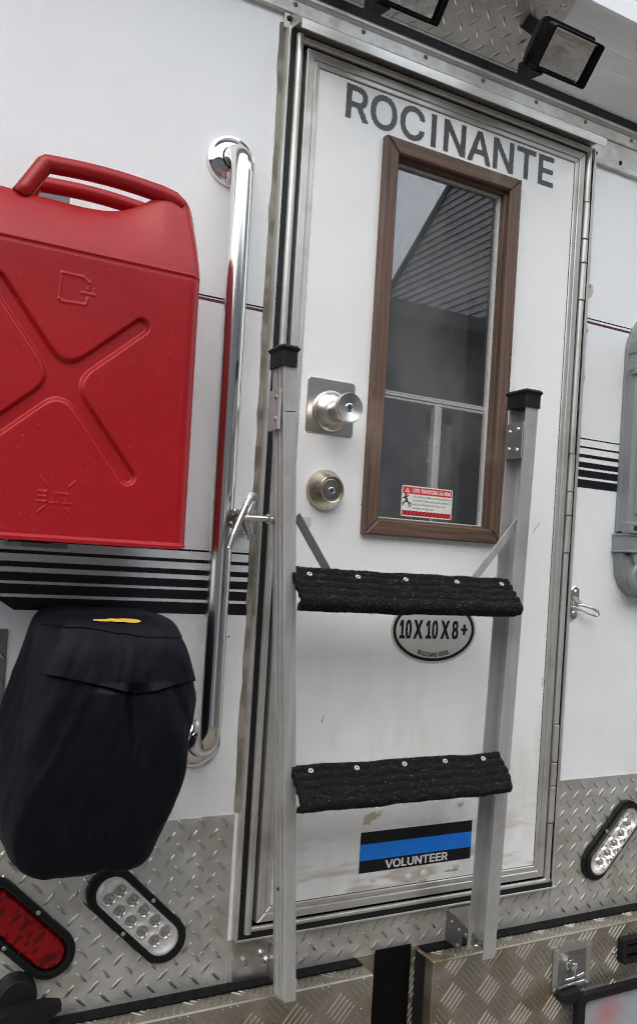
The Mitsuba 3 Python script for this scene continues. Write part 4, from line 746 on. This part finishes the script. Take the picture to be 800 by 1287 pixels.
obj('grey_housing__latch__hole', lathe([(0.005, 0), (0.005, 0.001), (0.0, 0.001)], UX0 + .004, -0.050, 1.7060, 20), 'm_black')
obj('grey_housing__clip', cat(box(UX0 - .006, UX0 + .012, -0.042, -0.020, 2.022, 2.040, .002), box(UX0 - .010, UX0, -0.030, -0.020, 2.030, 2.036)), 'm_grey_housing')
lo = Polygon([(UX0 - .003, 1.655), (UX1, 1.655), (UX1, 1.585), (UX0 + 0.08, 1.562), (UX0 + .04, 1.568), (UX0 + .018, 1.584), (UX0 + .003, 1.608)])
obj('grey_housing__lower_body', slab(lo, -0.001, -0.034, 0.006), 'm_grey_housing', 35)
obj('grey_housing__dial', lathe([(0.037, 0), (0.037, 0.010), (0.034, 0.013), (0.030, 0.013), (0.029, 0.009), (0.0, 0.009)], UX0 + .046, -0.0335, 1.6055, 40), 'm_grey_housing', 30)
obj('grey_housing__dial__spoke', cat(*[hull([(UX0 + .046 + r * math.cos(a) + w * math.sin(a), y, 1.6055 + r * math.sin(a) - w * math.cos(a)) for r in (0.004, 0.028) for w in (-.003, .003) for y in (-0.0415, -0.046)]) for a in (0.6, 2.2, 3.8, 5.4)]), 'm_grey_dark')
obj('grey_housing__neck', hull([(UX0 + a, y, z) for a, z in ((.010, 1.655), (.028, 1.655), (.020, 1.625), (.034, 1.625)) for y in (-0.033, -0.042)]), 'm_grey_housing')

# ---------------------------------------------------------------- bumper with two storage boxes
lab('bumper', 'checker plate rear bumper with storage boxes below the skirt', 'bumper')
BT = 0.9045
obj('bumper__back_plate', box(CX0 + .2, CX1 - .2, -0.0065, 0.03, 0.62, 0.9055), 'm_box')
obj('bumper__back_plate__tread', wall(cat(fivebars(sbox(0.795, 0.63, 0.9200, 0.895), 0.912, 0.845)), 0, -0.0065, 0), 'm_tread_box'); lab('bumper__back_plate__tread', None, kind='stuff')
obj('bumper__black_panel', box(0.8285, 0.9045, -0.0105, -0.0068, 0.62, 0.9175, .0008), 'm_gloss_black')
obj('bumper__black_panel__tread', wall(fivebars(sbox(0.832, 0.63, 0.902, 0.91), 0.874, 0.832), 0, -0.0105, 0), 'm_gloss_black'); lab('bumper__black_panel__tread', None, kind='stuff')
def sbx(x0, x1, ox, oz, oxt):
    k = obj('bumper__storage_box', box(x0, x1, -0.060, -0.0068, 0.63, BT, 0.0022), 'm_box')
    obj(k + '__tread', cat(wall(fivebars(sbox(x0 + .01, 0.64, x1 - .01, BT - .003), ox, oz), 0, -0.060, 0)), 'm_tread_box'); lab(k + '__tread', None, kind='stuff')
    top = fivebars(sbox(x0 + .01, -0.056, x1 - .01, -0.012), oxt, -0.046, 0.081, 0.066); v = np.array(top.vertices); top = trimesh.Trimesh(np.stack([v[:, 0], v[:, 1], BT + v[:, 2]], 1), top.faces, process=False)
    obj(k + '__top_tread', top, 'm_tread_box'); lab(k + '__top_tread', None, kind='stuff')
    obj(k + '__dark_gap', box(x0 + .006, x1 - .004, -0.029, -0.0035, BT + 0.0006, BT + 0.0045, 0.001), 'm_gloss_black')  # black strip stands in for the dark recess between box and skirt
    obj(k + '__side_gap_shade', box(x0 - 0.0028, x0 - 0.0006, -0.0365, -0.0070, 0.63, BT - .002), 'm_black')  # black strip paints the shade of the gap beside the box
    return k
sbx(-0.5, 0.7950, 0.5700, 0.8560, 0.60); KB = sbx(0.9190, 1.85, 1.0469, 0.8315, 1.07)
# paddle latch on the right box
PL = 'paddle_latch'; lab(PL, 'chrome recessed paddle latch on the right storage box of the bumper', 'latch')
px0, px1, pz0, pz1 = 1.2005, 1.3000, 0.7945, 0.8850
obj(PL + '__tray', cat(wall(ext(rect(px0, px1, pz0, pz1, .008).difference(rect(px0 + .013, px1 - .013, pz0 + .013, pz1 - .013, .005)), 0.004), 0, -0.0605, 0)), 'm_steel', 30)
obj(PL + '__dish', cat(hull([(px0 + .013, -0.0645, z) for z in (pz0 + .013, pz1 - .013)] + [(px0 + .020, -0.0615, z) for z in (pz0 + .02, pz1 - .02)]), hull([(px1 - .013, -0.0645, z) for z in (pz0 + .013, pz1 - .013)] + [(px1 - .020, -0.0615, z) for z in (pz0 + .02, pz1 - .02)]), hull([(x, -0.0645, pz1 - .013) for x in (px0 + .013, px1 - .013)] + [(x, -0.0615, pz1 - .026) for x in (px0 + .02, px1 - .02)]), box(px0 + .016, px1 - .016, -0.0618, -0.0606, pz0 + .014, pz1 - .014)), 'm_bracket')
obj(PL + '__lock', lathe([(0.0115, 0), (0.0115, 0.004), (0.0085, 0.005), (0.0082, 0.016), (0.0055, 0.018), (0.0, 0.018)], 1.2430, -0.0615, 0.8470, 28), 'm_chrome', 30)
obj(PL + '__handle', cat(tube([(1.226, -0.072, 0.8215), (1.2465, -0.074, 0.8235)], 0.0034, 12), tube([(1.2530, -0.074, 0.8240), (1.2730, -0.072, 0.8265)], 0.0034, 12), box(1.2475, 1.2520, -0.073, -0.066, 0.8215, 0.843)), 'm_chrome', 40)
obj(PL + '__lower_bar', tube([(1.2180, -0.0665, 0.8055), (1.2820, -0.0665, 0.8085)], 0.0035, 12), 'm_chrome', 40)
for x, z in ((px0 + .0075, pz0 + .0075), (px1 - .0075, pz0 + .0075), (px0 + .0075, pz1 - .0075), (px1 - .0075, pz1 - .0075)): obj(PL + '__screw', screw_head(x, -0.0645, z, 0.0038, 0.0025), 'm_chrome', 30)
lab('bumper_lug', 'black rubber lug below the chrome paddle latch', 'lug')
obj('bumper_lug', hull([(x, y, z) for y, g in ((-0.061, 0.0), (-0.082, 0.004)) for x, z in ((1.214 + g, 0.800 - g), (1.262 - g, 0.805 - g), (1.268 - g, 0.792), (1.248, 0.772 + g), (1.225, 0.776 + g), (1.212 + g, 0.790))]), 'm_rubber')
lab('rubber_catch', 'black rubber catch at the right edge above the number plate', 'catch')
obj('rubber_catch__frame', wall(ext(rect(1.377, 1.46, 0.826, 0.876, .007).difference(rect(1.387, 1.449, 0.836, 0.866, .004)), 0.016), 0, -0.0605, 0), 'm_rubber'); obj('rubber_catch__tongue', box(1.392, 1.445, -0.070, -0.0605, 0.840, 0.858, .003), 'm_rubber')
obj('rubber_catch__screw', screw_head(1.3675, -0.0605, 0.846, 0.0045, 0.004), 'm_steel', 30)
lab('number_plate', 'blurred pale number plate in a black frame at the bottom right corner', 'number plate')
obj('number_plate__frame', wall(ext(rect(1.2530, 1.575, 0.635, 0.7900, .012).difference(rect(1.2720, 1.556, 0.648, 0.7760, .010)), 0.014), 0, -0.070, 0), 'm_rubber', 30)
obj('number_plate__plate', slab(rect(1.262, 1.566, 0.642, 0.783, .008), -0.0605, -0.074), 'm_number_plate')
